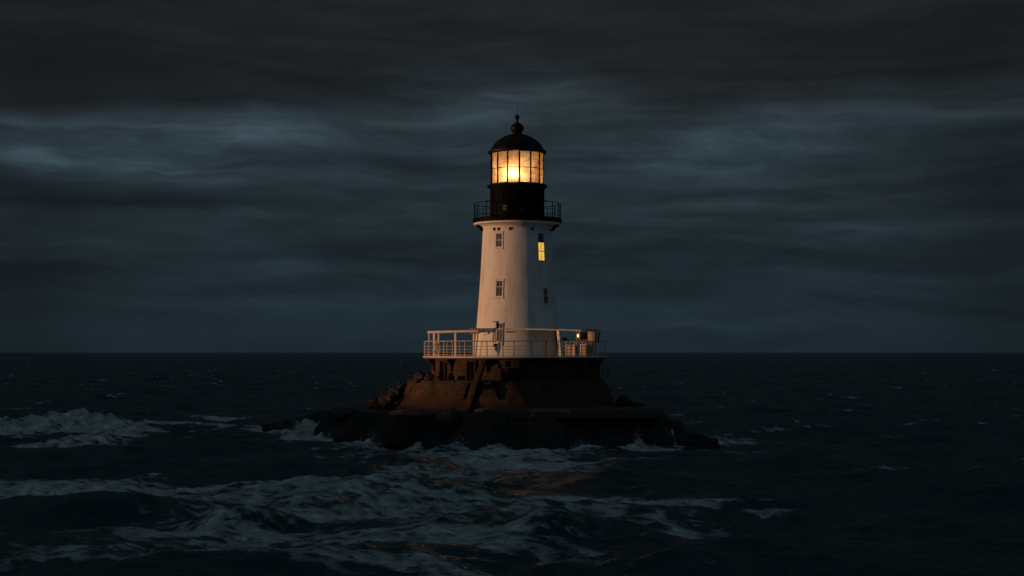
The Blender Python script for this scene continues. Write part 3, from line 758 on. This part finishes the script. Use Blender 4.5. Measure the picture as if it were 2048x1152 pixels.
# corbels under the right-hand rim
for deg in (72, 60, 48, -72, -48, -20):
    bm = bmesh.new(); rr, tt = radial(deg), tang(deg)
    pr = [(5.5, 5.5), (6.05, 5.5), (6.05, 5.38), (5.85, 5.2), (5.75, 5.05), (5.7, 4.72), (5.5, 4.66)]
    f0 = [bm.verts.new(Vector((TX-0.1, 0, 0)) + rr*r_ + tt*0.11 + Vector((0,0,z_))) for r_, z_ in pr]
    f1 = [bm.verts.new(Vector((TX-0.1, 0, 0)) + rr*r_ - tt*0.11 + Vector((0,0,z_))) for r_, z_ in pr]
    bm.faces.new(f0); bm.faces.new(f1[::-1])
    for i in range(len(pr)):
        j = (i+1) % len(pr); bm.faces.new((f0[i], f0[j], f1[j], f1[i]))
    obj('corbel', bm, M['masonry'], base)
# deck
DX, DR = TX-0.15, 6.12
bm = bmesh.new(); lathe(bm, [(3.0, 5.50), (6.02, 5.50), (DR-0.02, 5.54), (DR-0.02, 5.60), (3.0, 5.60)], 120, DX, 0)
obj('deck_slab', bm, M['rust'], base)
bm = bmesh.new(); lathe(bm, [(2.0, 5.602), (DR, 5.602), (DR+0.01, 5.612), (DR+0.01, 5.685), (DR-0.05, 5.69), (2.0, 5.68)], 120, DX, 0)
obj('deck_floor', bm, M['trim'], base)

# ladder on the right-hand side
lad = thing('ladder', 'thin iron ladder on the right flank of the brown base', 'ladder', (6.15, -1.2, 4.1))
for s in (0, 1):
    bm = bmesh.new(); tube(bm, (5.98+0.36*s, -1.2, 4.0), (5.98+0.36*s, -1.2, 5.1), 0.022, 6); obj('stile', bm, M['rust'], lad)
for k in range(4):
    bm = bmesh.new(); tube(bm, (5.98, -1.2, 4.25+0.22*k), (6.34, -1.2, 4.25+0.22*k), 0.016, 6); obj('rung', bm, M['rust'], lad)
# handrail beside the rubble on the left
hr = thing('handrail', 'thin iron handrail on the rubble left of the base', 'handrail', (-8.1, -2.9, 2.6))
for k, x in enumerate((-8.5, -7.95, -7.4)):
    bm = bmesh.new(); tube(bm, (x, -2.9, 2.55+0.32*k), (x, -2.9, 3.5+0.32*k), 0.025, 6); obj('post', bm, M['rust'], hr)
for dz in (0.05, 0.45):
    bm = bmesh.new(); tube(bm, (-8.5, -2.9, 3.5-dz), (-7.4, -2.9, 4.14-dz), 0.02, 6); obj('rail', bm, M['rust'], hr)

# ------------------------------------------------------------------ deck railing
rl = thing('deck_railing', 'weathered white five-bar railing round the rim of the deck', 'railing', (DX, 0, 5.69))
RR = DR-0.1
zd = 5.68
px_posts = [848, 857, 872, 888, 905, 930, 948, 974, 1006, 1028, 1063, 1092, 1117, 1133, 1150, 1172, 1195, 1211]
for px in px_posts:
    s = ((px-1024)/30.6 - DX)/RR
    for _ in range(2):                                   # nearer posts sit in front of the axis
        s = max(-0.998, min(0.998, s)); y = -RR*math.sqrt(1-s*s)
        s = ((px-1024)*(110+y)/3300 - DX)/RR
    s = max(-0.998, min(0.998, s)); a = math.asin(s)
    thick = 0.038 if (px < 950 or px > 1110) else 0.028
    q = Vector((DX + RR*math.sin(a), -RR*math.cos(a), 0))
    bm = bmesh.new(); obox(bm, q + Vector((0, 0, zd+0.5)), (math.cos(a), math.sin(a), 0), (math.sin(a), -math.cos(a), 0), (0,0,1), thick, thick*0.6, 0.5)
    bm.free(); bm = bmesh.new(); tube(bm, q + Vector((0,0,zd)), q + Vector((0,0,zd+1.0)), thick, 10)
    obj('post', bm, M['rail'] if thick > 0.03 else M['rust'], rl)  # dark material on the front posts paints their unlit side
for k in range(16):
    a = R(95 + 170*k/15)
    q = Vector((DX + RR*math.sin(a), -RR*math.cos(a), 0))
    bm = bmesh.new(); tube(bm, q + Vector((0,0,zd)), q + Vector((0,0,zd+1.0)), 0.03, 6)
    obj('post', bm, M['rail'], rl)
for z, r in ((0.99, 0.026), (0.66, 0.013), (0.46, 0.013), (0.28, 0.013), (0.10, 0.022)):
    bm = bmesh.new(); ring_tube(bm, DX, 0, zd+z, RR, r, 0, 360, 110, 6)
    obj('rail', bm, M['rail'], rl)

# ------------------------------------------------------------------ lighthouse
lh = thing('lighthouse', 'white tapered lighthouse with black gallery and glowing amber lantern', 'lighthouse', (TX, 0, 5.68))
def ridge_r(tt, z=0):
    """four soft arrises round the shaft, one just right of the seaward side"""
    best = 9
    for k in range(4):
        d = (tt - R(15+90*k) + math.pi) % (2*math.pi) - math.pi
        best = min(best, abs(d))
    return 1 + 0.048*math.exp(-best/0.32) - 0.015
Z0, Z1, R0, R1 = 5.68, 14.25, 2.87, 2.26
def shaft_r(z): return R0 + (R1-R0)*(z-Z0)/(Z1-Z0) + 0.06*((z-9.8)/4.2)**2 - 0.06
bm = bmesh.new()
SEG = 360
prof = [(shaft_r(z), z) for z in np.linspace(Z0, Z1, 26)]
rows = lathe(bm, prof, SEG, TX, 0, ridge_r, cap=False)
for k in range(4):
    i = int(round((15+90*k)/360*SEG)) % SEG
    for A_, B_ in zip(rows[:-1], rows[1:]):
        e = bm.edges.get((A_[i], B_[i]))
        if e: e.smooth = False
keep = {e.index for e in []}
for f_ in bm.faces: f_.smooth = True
sharp = [e for e in bm.edges if not e.smooth]
tw = obj('tower_wall', bm, M['white'], lh, angle=6)
# cornice flare
bm = bmesh.new()
lathe(bm, [(2.2, 14.1), (2.37, 14.12), (2.38, 14.22), (2.44, 14.29), (2.58, 14.36), (2.80, 14.41), (2.90, 14.42), (2.90, 14.53), (1.5, 14.53)], 120, TX, 0)
obj('cornice', bm, M['white'], lh, angle=30)
def on_tower(deg, z):
    a = R(deg); r = shaft_r(z)*ridge_r(a % (2*math.pi))
    return Vector((TX + r*math.sin(a), -r*math.cos(a), z))
def face_axes(deg, z):
    a = R(deg); e = 0.02
    p1, p0 = on_tower(deg+2, z), on_tower(deg-2, z)
    tv = (p1-p0).normalized()
    uv = (on_tower(deg, z+0.5) - on_tower(deg, z-0.5)).normalized()
    nv = tv.cross(uv).normalized()
    if nv.dot(radial(deg)) < 0: nv = -nv
    return tv, uv, nv
def window(deg, z, w, h, bars=(1,), lit=None, sill=True, gm='glass', fr=0.085):
    """one framed sash window on the shaft, centre at height z"""
    c = on_tower(deg, z); tv, uv, nv = face_axes(deg, z)
    bm = bmesh.new()
    hw, hh = w/2, h/2
    for s in (-1, 1): obox(bm, c + tv*s*(hw+fr/2) + nv*0.0, tv, uv, nv, fr/2, hh+fr, 0.026)
    obox(bm, c + uv*(hh+fr*0.5) + nv*0.0, tv, uv, nv, hw, fr/2, 0.026)
    obox(bm, c - uv*(hh+fr*0.5) + nv*0.0, tv, uv, nv, hw, fr/2, 0.025)
    win = obj('window', bm, M['white'], lh); 
    if sill:
        bm = bmesh.new(); obox(bm, c - uv*(hh+fr+0.045) + nv*0.0, tv, uv, nv, hw+fr+0.04, 0.04, 0.04)
        obj('sill', bm, M['trim'], win)
        bm = bmesh.new(); obox(bm, c + uv*(hh+fr+0.03) + nv*0.0, tv, uv, nv, hw+fr+0.02, 0.025, 0.026)
        obj('lintel', bm, M['trim'], win)
    bm = bmesh.new()
    if lit is None:
        obox(bm, c - nv*0.014, tv, uv, nv, hw, hh, 0.02); obj('pane', bm, M[gm], win)
    else:
        y0 = -hh; y1 = -hh + h*lit
        obox(bm, c + uv*(y0+y1)/2 - nv*0.010, tv, uv, nv, hw, (y1-y0)/2, 0.02); po = obj('pane', bm, M['lit'], win); po['label'] = 'lit yellow lower sash'
        bm = bmesh.new(); obox(bm, c + uv*(y1+hh)/2 - nv*0.014, tv, uv, nv, hw, (hh-y1)/2-0.001, 0.02); obj('pane', bm, M['glass'], win)['label'] = 'dark upper sash'
    bm = bmesh.new()
    obox(bm, c + nv*0.004, tv, uv, nv, 0.014 if lit else 0.010, hh, 0.010)
    for q in bars: obox(bm, c + uv*(q*h-hh) + nv*0.005, tv, uv, nv, hw, 0.022, 0.012)
    obj('glazing_bar', bm, M['dark'] if lit else M['trim'], win)
    return win
window(-31.5, 13.3, 0.42, 0.86, (0.5,))
window(-28.5, 10.12, 0.44, 0.98, (0.62,))
window(-25.5, 7.27, 0.40, 1.14, (0.68,), sill=False, gm='pale_glass')
window(42.0, 12.87, 0.52, 1.78, (0.34, 0.67), lit=0.67, sill=False, fr=0.05)
window(47.5, 9.65, 0.42, 1.02, (0.5,))
# vents under the cornice
for deg in (-42, -33, -12, 25):
    c = on_tower(deg, 13.93); tv, uv, nv = face_axes(deg, 13.9)
    bm = bmesh.new(); obox(bm, c + nv*0.02 + uv*0.09, tv, uv, nv, 0.06, 0.09, 0.04); obj('vent', bm, M['dark'], lh)
for deg in (-76, 78):
    rr, tt = radial(deg), tang(deg); bm = bmesh.new()
    pr = [(2.3, 14.38), (2.8, 14.38), (2.78, 14.30), (2.6, 14.2), (2.5, 14.02), (2.3, 14.0)]
    o_ = Vector((TX, 0, 0))
    f0 = [bm.verts.new(o_ + rr*r_ + tt*0.09 + Vector((0,0,z_))) for r_, z_ in pr]; f1 = [bm.verts.new(o_ + rr*r_ - tt*0.09 + Vector((0,0,z_))) for r_, z_ in pr]
    bm.faces.new(f0); bm.faces.new(f1[::-1])
    for i in range(len(pr)):
        j = (i+1) % len(pr); bm.faces.new((f0[i], f0[j], f1[j], f1[i]))
    obj('bracket', bm, M['black'], lh)
# gallery
bm = bmesh.new(); lathe(bm, [(1.5, 14.535), (2.90, 14.535), (2.97, 14.56), (2.97, 14.80), (2.92, 14.84), (1.5, 14.85)], 120, TX, 0)
gal = obj('gallery_floor', bm, M['black'], lh)
gr = bmesh.new()
for z, r in ((0.99, 0.022), (0.52, 0.014), (0.16, 0.014)): ring_tube(gr, TX, 0, 14.84+z, 2.88, r, 0, 360, 96, 6)
grl = obj('gallery_railing', gr, M['black'], lh)
for k in range(22):
    a = R(4 + k*360/22); q = Vector((TX + 2.88*math.sin(a), -2.88*math.cos(a), 14.83))
    bm = bmesh.new(); tube(bm, q, q + Vector((0,0,1.03)), 0.03 if k % 2 else 0.02, 8); obj('post', bm, M['black'], grl)
# watch room
bm = bmesh.new(); lathe(bm, [(1.86, 14.84), (1.86, 14.95), (1.80, 15.0), (1.79, 16.72), (1.84, 16.8), (1.86, 16.9), (1.5, 16.9)], 96, TX, 0)
for k in range(16):
    a = R(k*22.5+3); obox(bm, (TX + 1.795*math.sin(a), -1.795*math.cos(a), 15.85), (math.cos(a), math.sin(a), 0), (0,0,1), (math.sin(a), -math.cos(a), 0), 0.02, 0.84, 0.02)
wr = obj('watch_room', bm, M['black'], lh)
def wall_pt(deg, z, r=1.79): return Vector((TX, 0, z)) + radial(deg)*r
bm = bmesh.new()
for k in range(10):
    t0, t1 = R(100+k*22), R(122+k*22)
    c = wall_pt(-28, 16.25, 1.85)
    tube(bm, c + tang(-28)*0.16*math.cos(t0) + Vector((0,0,0.3*math.sin(t0))), c + tang(-28)*0.16*math.cos(t1) + Vector((0,0,0.3*math.sin(t1))), 0.022, 6)
obj('cable_loop', bm, M['black'], wr)
bm = bmesh.new(); obox(bm, wall_pt(-25, 15.45, 1.84), tang(-25), (0,0,1), radial(-25), 0.14, 0.17, 0.07); bevel(bm, 0.02); 
wb = obj('wall_box', bm, M['rust'], wr)
bm = bmesh.new(); obox(bm, wall_pt(10, 15.35, 1.83), tang(10), (0,0,1), radial(10), 0.05, 0.09, 0.04); obj('latch', bm, M['rust'], wr)
for deg in (-82, 80):
    bm = bmesh.new(); tube(bm, wall_pt(deg, 16.0, 1.78), wall_pt(deg, 16.0, 2.02), 0.04, 8); tube(bm, wall_pt(deg, 15.95, 1.98), wall_pt(deg, 16.1, 1.98), 0.03, 8); obj('bracket', bm, M['black'], wr)
# lantern sill ring
bm = bmesh.new(); lathe(bm, [(1.5, 16.90), (1.95, 16.90), (2.0, 16.93), (2.0, 17.05), (1.96, 17.08), (1.80, 17.09), (1.80, 17.14), (1.5, 17.14)], 96, TX, 0)
obj('lantern_sill', bm, M['black'], lh)
# lantern glazing: fourteen panes
NP, LR = 14, 1.745
bm = bmesh.new()
cor = []
for k in range(NP):
    a = R(4.4 + k*360/NP); cor.append((a, Vector((TX + LR*math.sin(a), -LR*math.cos(a), 0))))
for a, q in cor:
    obox(bm, q + Vector((0,0,18.16)), (math.cos(a), math.sin(a), 0), (math.sin(a), -math.cos(a), 0), (0,0,1), 0.045, 0.05, 1.03)
for z in (18.12,):
    for k in range(NP):
        p0, p1 = cor[k][1] + Vector((0,0,z)), cor[(k+1) % NP][1] + Vector((0,0,z)); tube(bm, p0, p1, 0.022, 6)
gf = obj('glazing_frame', bm, M['black'], lh)
for k in range(NP):
    q0, q1 = cor[k][1], cor[(k+1) % NP][1]; d = (q1-q0).normalized()*0.03
    bm = bmesh.new()
    vs = [bm.verts.new(q0+d+Vector((0,0,17.13))), bm.verts.new(q1-d+Vector((0,0,17.13))), bm.verts.new(q1-d+Vector((0,0,19.18))), bm.verts.new(q0+d+Vector((0,0,19.18)))]
    bm.faces.new(vs)
    obj('lantern_pane', bm, M['pane'], gf, smooth=False)
# lamp inside: pedestal, bulb, lens carrier
bm = bmesh.new(); lathe(bm, [(0.28, 17.12), (0.28, 17.2), (0.12, 17.26), (0.10, 17.48), (0.14, 17.5), (0.14, 17.54)], 24, TX-0.24, -1.22)
lp = obj('lamp_pedestal', bm, M['black'], lh)
bm = bmesh.new(); bmesh.ops.create_uvsphere(bm, u_segments=24, v_segments=16, radius=0.20)
for v in bm.verts: v.co += Vector((TX-0.24, -1.22, 17.74))
obj('lamp_bulb', bm, M['bulb'], lp)
bm = bmesh.new(); 
for z in (17.6, 18.5): ring_tube(bm, TX+0.28, 0.1, z, 0.42, 0.035, 0, 360, 32, 6)
for k in range(8):
    a = R(k*45); q = Vector((TX+0.28+0.42*math.sin(a), 0.1-0.42*math.cos(a), 0)); tube(bm, q+Vector((0,0,17.13)), q+Vector((0,0,18.9)), 0.022, 6)
obj('lens_cage', bm, M['rust'], lh)
# roof
bm = bmesh.new()
lathe(bm, [(1.5, 19.17), (1.90, 19.17), (1.95, 19.21), (1.95, 19.34), (1.88, 19.38), (1.78, 19.40), (1.74, 19.50), (1.62, 19.70), (1.42, 19.93), (1.16, 20.13), (0.85, 20.31), (0.55, 20.42), (0.38, 20.46), (0.3, 20.46)], 112, TX, 0)
for k in range(NP):
    a = R(4.4 + k*360/NP)
    pr = [(1.75, 19.47), (1.63, 19.69), (1.43, 19.92), (1.17, 20.12), (0.86, 20.30), (0.5, 20.43)]
    for (ra, za), (rb, zb) in zip(pr[:-1], pr[1:]):
        tube(bm, (TX+ra*math.sin(a), -ra*math.cos(a), za+0.012), (TX+rb*math.sin(a), -rb*math.cos(a), zb+0.012), 0.02, 5)
rf = obj('roof_dome', bm, M['dome'], lh, angle=40)
bm = bmesh.new()
pf = [(0.36, 20.44), (0.33, 20.5), (0.34, 20.54)]
for k in range(1, 14):
    tt = -1.1 + (math.pi/2+0.9)*k/13
    pf.append((0.44*math.cos(tt)*1.0 + 0.0, 20.88 + 0.37*math.sin(tt)))
pf += [(0.10, 21.27), (0.07, 21.31), (0.05, 21.38)]
lathe(bm, [(max(r, 0.05), z) for r, z in pf], 40, TX, 0)
obj('ventilator_ball', bm, M['dome'], rf)
bm = bmesh.new()
lathe(bm, [(0.04, 21.36), (0.07, 21.42), (0.135, 21.52), (0.155, 21.62), (0.13, 21.72), (0.06, 21.79), (0.02, 21.8)], 28, TX, 0)
tube(bm, (TX, 0, 21.78), (TX, 0, 22.4), 0.012, 6)
obj('lightning_rod', bm, M['black'], rf)
# wall fittings at the foot of the tower
bx = on_tower(-38.5, 7.7)
bm = bmesh.new(); tv, uv, nv = face_axes(-33, 7.7)
c0 = on_tower(-33.0, 7.72)
obox(bm, c0 + nv*0.05, tv, uv, nv, 0.14, 0.2, 0.06); bevel(bm, 0.015)
jb = obj('junction_box', bm, M['white'], lh)
bm = bmesh.new(); obox(bm, c0 + nv*0.03 + tv*0.18 + uv*0.03, tv, uv, nv, 0.035, 0.24, 0.03); obox(bm, c0 + nv*0.05 + uv*0.22, tv, uv, nv, 0.17, 0.015, 0.065); obj('cable_gland', bm, M['dark'], jb)
for dx in (-0.1, 0.07):
    bm = bmesh.new(); tube(bm, c0 + nv*0.04 + tv*dx - uv*0.18, c0 + nv*0.04 + tv*dx - uv*1.15, 0.02, 8); obj('pipe', bm, M['rust'], jb)
c1 = on_tower(-31.0, 6.38); bm = bmesh.new(); tv, uv, nv = face_axes(-31, 6.4)
tube(bm, c1 + nv*0.01, c1 + nv*0.1, 0.12, 16); tube(bm, c1 + nv*0.1, c1 + nv*0.13, 0.05, 12)
tube(bm, c1 + nv*0.06 + uv*-0.1 + tv*0.05, c1 + nv*0.06 - uv*0.36 + tv*0.07, 0.04, 8)
obj('hose_reel', bm, M['dark'], lh)
bm = bmesh.new(); c2 = on_tower(-20.3, 7.1); tv, uv, nv = face_axes(-20, 7.1); tube(bm, c2 + nv*0.04 - uv*0.72, c2 + nv*0.04 + uv*0.75, 0.022, 8); obj('conduit', bm, M['rust'], lh)
bm = bmesh.new(); c2 = on_tower(-12, 7.27); tv, uv, nv = face_axes(-12, 7.27); obox(bm, c2 + nv*0.05, tv, uv, nv, 0.17, 0.035, 0.05); obj('name_plate', bm, M['rust'], lh)
bm = bmesh.new(); c2 = on_tower(-51, 7.1); tv, uv, nv = face_axes(-51, 7.1); tube(bm, c2 - nv*0.02, c2 + nv*0.04, 0.03, 10); obj('bolt', bm, M['dark'], lh)
# dark doorway at the right-hand foot
c2 = on_tower(69, 6.62); tv, uv, nv = face_axes(69, 6.62)
bm = bmesh.new(); obox(bm, c2 + nv*0.01, tv, uv, nv, 0.32, 0.9, 0.03); dr = obj('door', bm, M['dark'], lh)
bm = bmesh.new()
for s in (-1, 1): obox(bm, c2 + nv*0.03 + tv*s*0.37, tv, uv, nv, 0.05, 0.95, 0.06)
obox(bm, c2 + nv*0.03 + uv*0.95, tv, uv, nv, 0.42, 0.05, 0.065)
obj('door_frame', bm, M['trim'], dr)

# ------------------------------------------------------------------ canopies on the deck
can = thing('deck_canopy', 'pale flat canopy on thin posts over the left side of the deck', 'canopy', (-4.2, -1.2, 5.69))
def slab(bm, x0, x1, y0, y1, z0, z1, th):
    vs = [bm.verts.new(p) for p in ((x0,y0,z0-th),(x1,y0,z1-th),(x1,y1,z1-th),(x0,y1,z0-th),(x0,y0,z0),(x1,y0,z1),(x1,y1,z1),(x0,y1,z0))]
    for q in ((0,3,2,1),(4,5,6,7),(0,1,5,4),(1,2,6,5),(2,3,7,6),(3,0,4,7)): bm.faces.new([vs[i] for i in q])
bm = bmesh.new()
cp = [(-5.62, -0.5, 7.36), (-2.2, -2.45, 7.42), (-2.2, 1.0, 7.42), (-5.62, 1.2, 7.36)]
hi = [bm.verts.new(p) for p in cp]; lo = [bm.verts.new((x, y, z-0.15)) for x, y, z in cp]
bm.faces.new(hi); bm.faces.new(lo[::-1])
for i in range(4):
    j = (i+1) % 4; bm.faces.new((lo[i], lo[j], hi[j], hi[i]))
bevel(bm, 0.015)
obj('canopy_roof', bm, M['trim'], can)
bm = bmesh.new(); slab(bm, -2.75, -1.85, -2.5, -1.0, 7.53, 7.51, 0.085); bevel(bm, 0.015)
obj('roof_flap', bm, M['wood'], can)
for x, y, hw in ((-5.5, -0.35, 0.035), (-5.2, 0.5, 0.08), (-4.85, -0.7, 0.045), (-3.72, -1.2, 0.06), (-2.55, 0.5, 0.05)):
    bm = bmesh.new(); obox(bm, (x, y, 6.46), (.82,-.57,0), (.57,.82,0), (0,0,1), hw, 0.06, 0.79); obj('post', bm, M['trim'], can)
bm = bmesh.new(); slab(bm, -2.75, -2.1, -2.15, -2.05, 7.22, 7.27, 0.09); obj('fascia', bm, M['trim'], can)

can2 = thing('deck_canopy', 'long thin pale canopy across the front and right of the tower foot', 'canopy', (2.0, -2.9, 5.69))
bm = bmesh.new()
hi, lo, n_ = [], [], 12
for k in range(n_+1):
    q = k/n_; hi.append(Vector((-0.45+4.87*q, -3.02-0.95*q, 7.50-0.10*q*q))); lo.append(Vector((-0.45+4.87*q, -1.9+0.3*q, 7.54-0.08*q)))
th = Vector((0,0,0.10))
ta = [bm.verts.new(v) for v in hi]; tb = [bm.verts.new(v) for v in lo]; ba = [bm.verts.new(v-th*(1.0 if i < n_ else 1.4)) for i, v in enumerate(hi)]; bb = [bm.verts.new(v-th) for v in lo]
for i in range(len(hi)-1):
    bm.faces.new((ta[i], ta[i+1], tb[i+1], tb[i])); bm.faces.new((ba[i], bb[i], bb[i+1], ba[i+1])); bm.faces.new((ta[i], ba[i], ba[i+1], ta[i+1])); bm.faces.new((tb[i], tb[i+1], bb[i+1], bb[i]))
bm.faces.new((ta[0], tb[0], bb[0], ba[0])); bm.faces.new((ta[-1], ba[-1], bb[-1], tb[-1]))
obj('canopy_roof', bm, M['trim'], can2)
bm = bmesh.new()
strut(bm, Vector((3.05, -3.0, 7.36)), Vector((3.2, -3.0, 5.69)), Vector((.64,-.77,0)), Vector((.77,.64,0)), 0.11, 0.12); obj('post', bm, M['trim'], can2)
bm = bmesh.new(); tube(bm, (4.18, -3.4, 7.32), (4.18, -3.4, 5.69), 0.022, 8); obj('post', bm, M['rail'], can2)

# ------------------------------------------------------------------ gear on the right of the deck
sl = thing('signal_lamp', 'horizontal drum signal lamp with small glowing yellow lens on a frame', 'lamp', (4.85, -2.6, 5.69))
yy = -2.3
bm = bmesh.new(); tube(bm, (4.38, yy-0.1, 7.02), (5.2, yy+0.12, 7.06), 0.24, 28); bevel(bm, 0.01)
dm = obj('drum', bm, M['rust'], sl)
bm = bmesh.new(); tube(bm, (4.30, yy-0.12, 7.02), (4.385, yy-0.1, 7.02), 0.15, 24, 0.23); obj('lens_hood', bm, M['wood'], dm)
bm = bmesh.new(); bmesh.ops.create_uvsphere(bm, u_segments=18, v_segments=12, radius=0.085)
for v in bm.verts: v.co = Vector((v.co.x*0.75 + 4.30, v.co.y + yy-0.2, v.co.z*1.15 + 7.03))
obj('lens', bm, M['deck_bulb'], dm)
for x in (4.45, 5.2):
    bm = bmesh.new(); tube(bm, (x, yy-0.18, 5.69), (x, yy-0.1, 6.86), 0.03, 8); obj('leg', bm, M['wood'], sl)
    bm = bmesh.new(); tube(bm, (x, yy+0.2, 5.69), (x, yy+0.1, 6.86), 0.03, 8); obj('leg', bm, M['wood'], sl)
bm = bmesh.new(); obox(bm, (4.83, yy, 6.72), (1,0,0), (0,1,0), (0,0,1), 0.5, 0.2, 0.03); obj('cradle', bm, M['wood'], sl)

def rot_box(bm, c, hx, hy, hz, deg):
    a = R(deg); obox(bm, c, (math.cos(a), math.sin(a), 0), (-math.sin(a), math.cos(a), 0), (0,0,1), hx, hy, hz)
cb = thing('equipment_cabinet', 'tall tan timber cabinet with sloping hood at the right rim', 'cabinet', (5.3, -2.7, 5.69))
bm = bmesh.new(); rot_box(bm, (5.24, -2.95, 6.98), 0.24, 0.24, 0.38, -30); bevel(bm, 0.02); obj('cabinet_body', bm, M['wood'], cb)
bm = bmesh.new(); rot_box(bm, (5.16, -2.98, 7.40), 0.30, 0.30, 0.06, -30); bevel(bm, 0.015); obj('hood', bm, M['wood'], cb)
for x, y in ((5.04, -3.0), (5.27, -3.2), (5.44, -2.92), (5.2, -2.72)):
    bm = bmesh.new(); tube(bm, (x, y, 5.69), (x, y, 6.62), 0.035, 8); obj('leg', bm, M['wood'], cb)
bm = bmesh.new(); strut(bm, Vector((5.72, -2.5, 7.34)), Vector((5.60, -2.5, 6.5)), Vector((1,0,0)), Vector((0,1,0)), 0.04, 0.2); obj('side_flap', bm, M['rust'], cb)

def crate(c, hx, hy, hz, mat, label, deg, cat='crate', name='crate', group='crates on the deck'):
    tg = thing(name, label, cat, (c[0], c[1], c[2]-hz), group)
    ca, sa = math.cos(R(deg)), math.sin(R(deg))
    bm = bmesh.new(); rot_box(bm, c, hx-0.02, hy-0.02, hz-0.01, deg); obj('body', bm, M[mat], tg)
    for sx_ in (-1, 1):
        for sy_ in (-1, 1):
            lx, ly = sx_*(hx-0.02), sy_*(hy-0.02)
            bm = bmesh.new(); rot_box(bm, (c[0]+lx*ca-ly*sa, c[1]+lx*sa+ly*ca, c[2]), 0.035, 0.035, hz, deg); obj('corner_batten', bm, M['trim'], tg)
    bm = bmesh.new(); rot_box(bm, (c[0], c[1], c[2]+hz+0.025), hx+0.03, hy+0.03, 0.024, deg); obj('lid', bm, M['wood'], tg)
crate((4.75, -3.35, 6.06), 0.24, 0.24, 0.36, 'wood', 'tallest brown crate, directly below the signal lamp', -32)
crate((5.2, -3.15, 6.0), 0.17, 0.2, 0.30, 'wood', 'smallest brown crate, below the tall cabinet', -28)
crate((3.85, -4.2, 6.04), 0.30, 0.26, 0.34, 'wood', 'widest brown crate, between the canopy post and the signal lamp', -34)
ft = thing('winch', 'small dark winch on a stand beside the right canopy post', 'winch', (3.38, -2.9, 5.69))
bm = bmesh.new(); tube(bm, (3.22, -2.9, 6.78), (3.56, -2.9, 6.78), 0.13, 18); obj('drum', bm, M['rust'], ft)
bm = bmesh.new()
for x in (3.22, 3.56): strut(bm, Vector((x, -2.9, 6.8)), Vector((x, -2.9, 5.69)), Vector((1,0,0)), Vector((0,1,0)), 0.025, 0.09)
obox(bm, (3.39, -2.9, 6.55), (1,0,0), (0,1,0), (0,0,1), 0.2, 0.12, 0.03)
obj('stand', bm, M['wood'], ft)
bm = bmesh.new(); tube(bm, (3.56, -2.9, 6.78), (3.68, -2.9, 6.78), 0.02, 8); tube(bm, (3.67, -2.9, 6.78), (3.67, -3.08, 6.6), 0.018, 8); obj('handle', bm, M['dark'], ft)
# coil of rope hanging by the left railing
bm = bmesh.new()
for k in range(5): 
    prev = None
    for i in range(25):
        a = 2*math.pi*i/24; p_ = Vector((-4.95 + (0.17+0.012*k)*math.cos(a) + 0.02*k, -3.1-0.02*k, 6.28 + (0.30+0.02*k)*math.sin(a) - 0.03*k))
        if prev is not None: tube(bm, prev, p_, 0.014, 5)
        prev = p_
tag(obj('rope_coil', bm, M['trim'], loc=(-4.95, -3.1, 5.9)), 'pale coil of rope hung behind the left end of the railing', 'rope')

# ------------------------------------------------------------------ render settings
scene.render.engine = 'CYCLES'
scene.cycles.use_denoising = True
try: scene.cycles.denoiser = 'OPENIMAGEDENOISE'
except Exception: pass
scene.cycles.max_bounces = 8; scene.cycles.transparent_max_bounces = 12
scene.cycles.sample_clamp_indirect = 4.0
scene.view_settings.view_transform = 'Standard'; scene.view_settings.look = 'None'
scene.view_settings.exposure = 0; scene.view_settings.gamma = 1
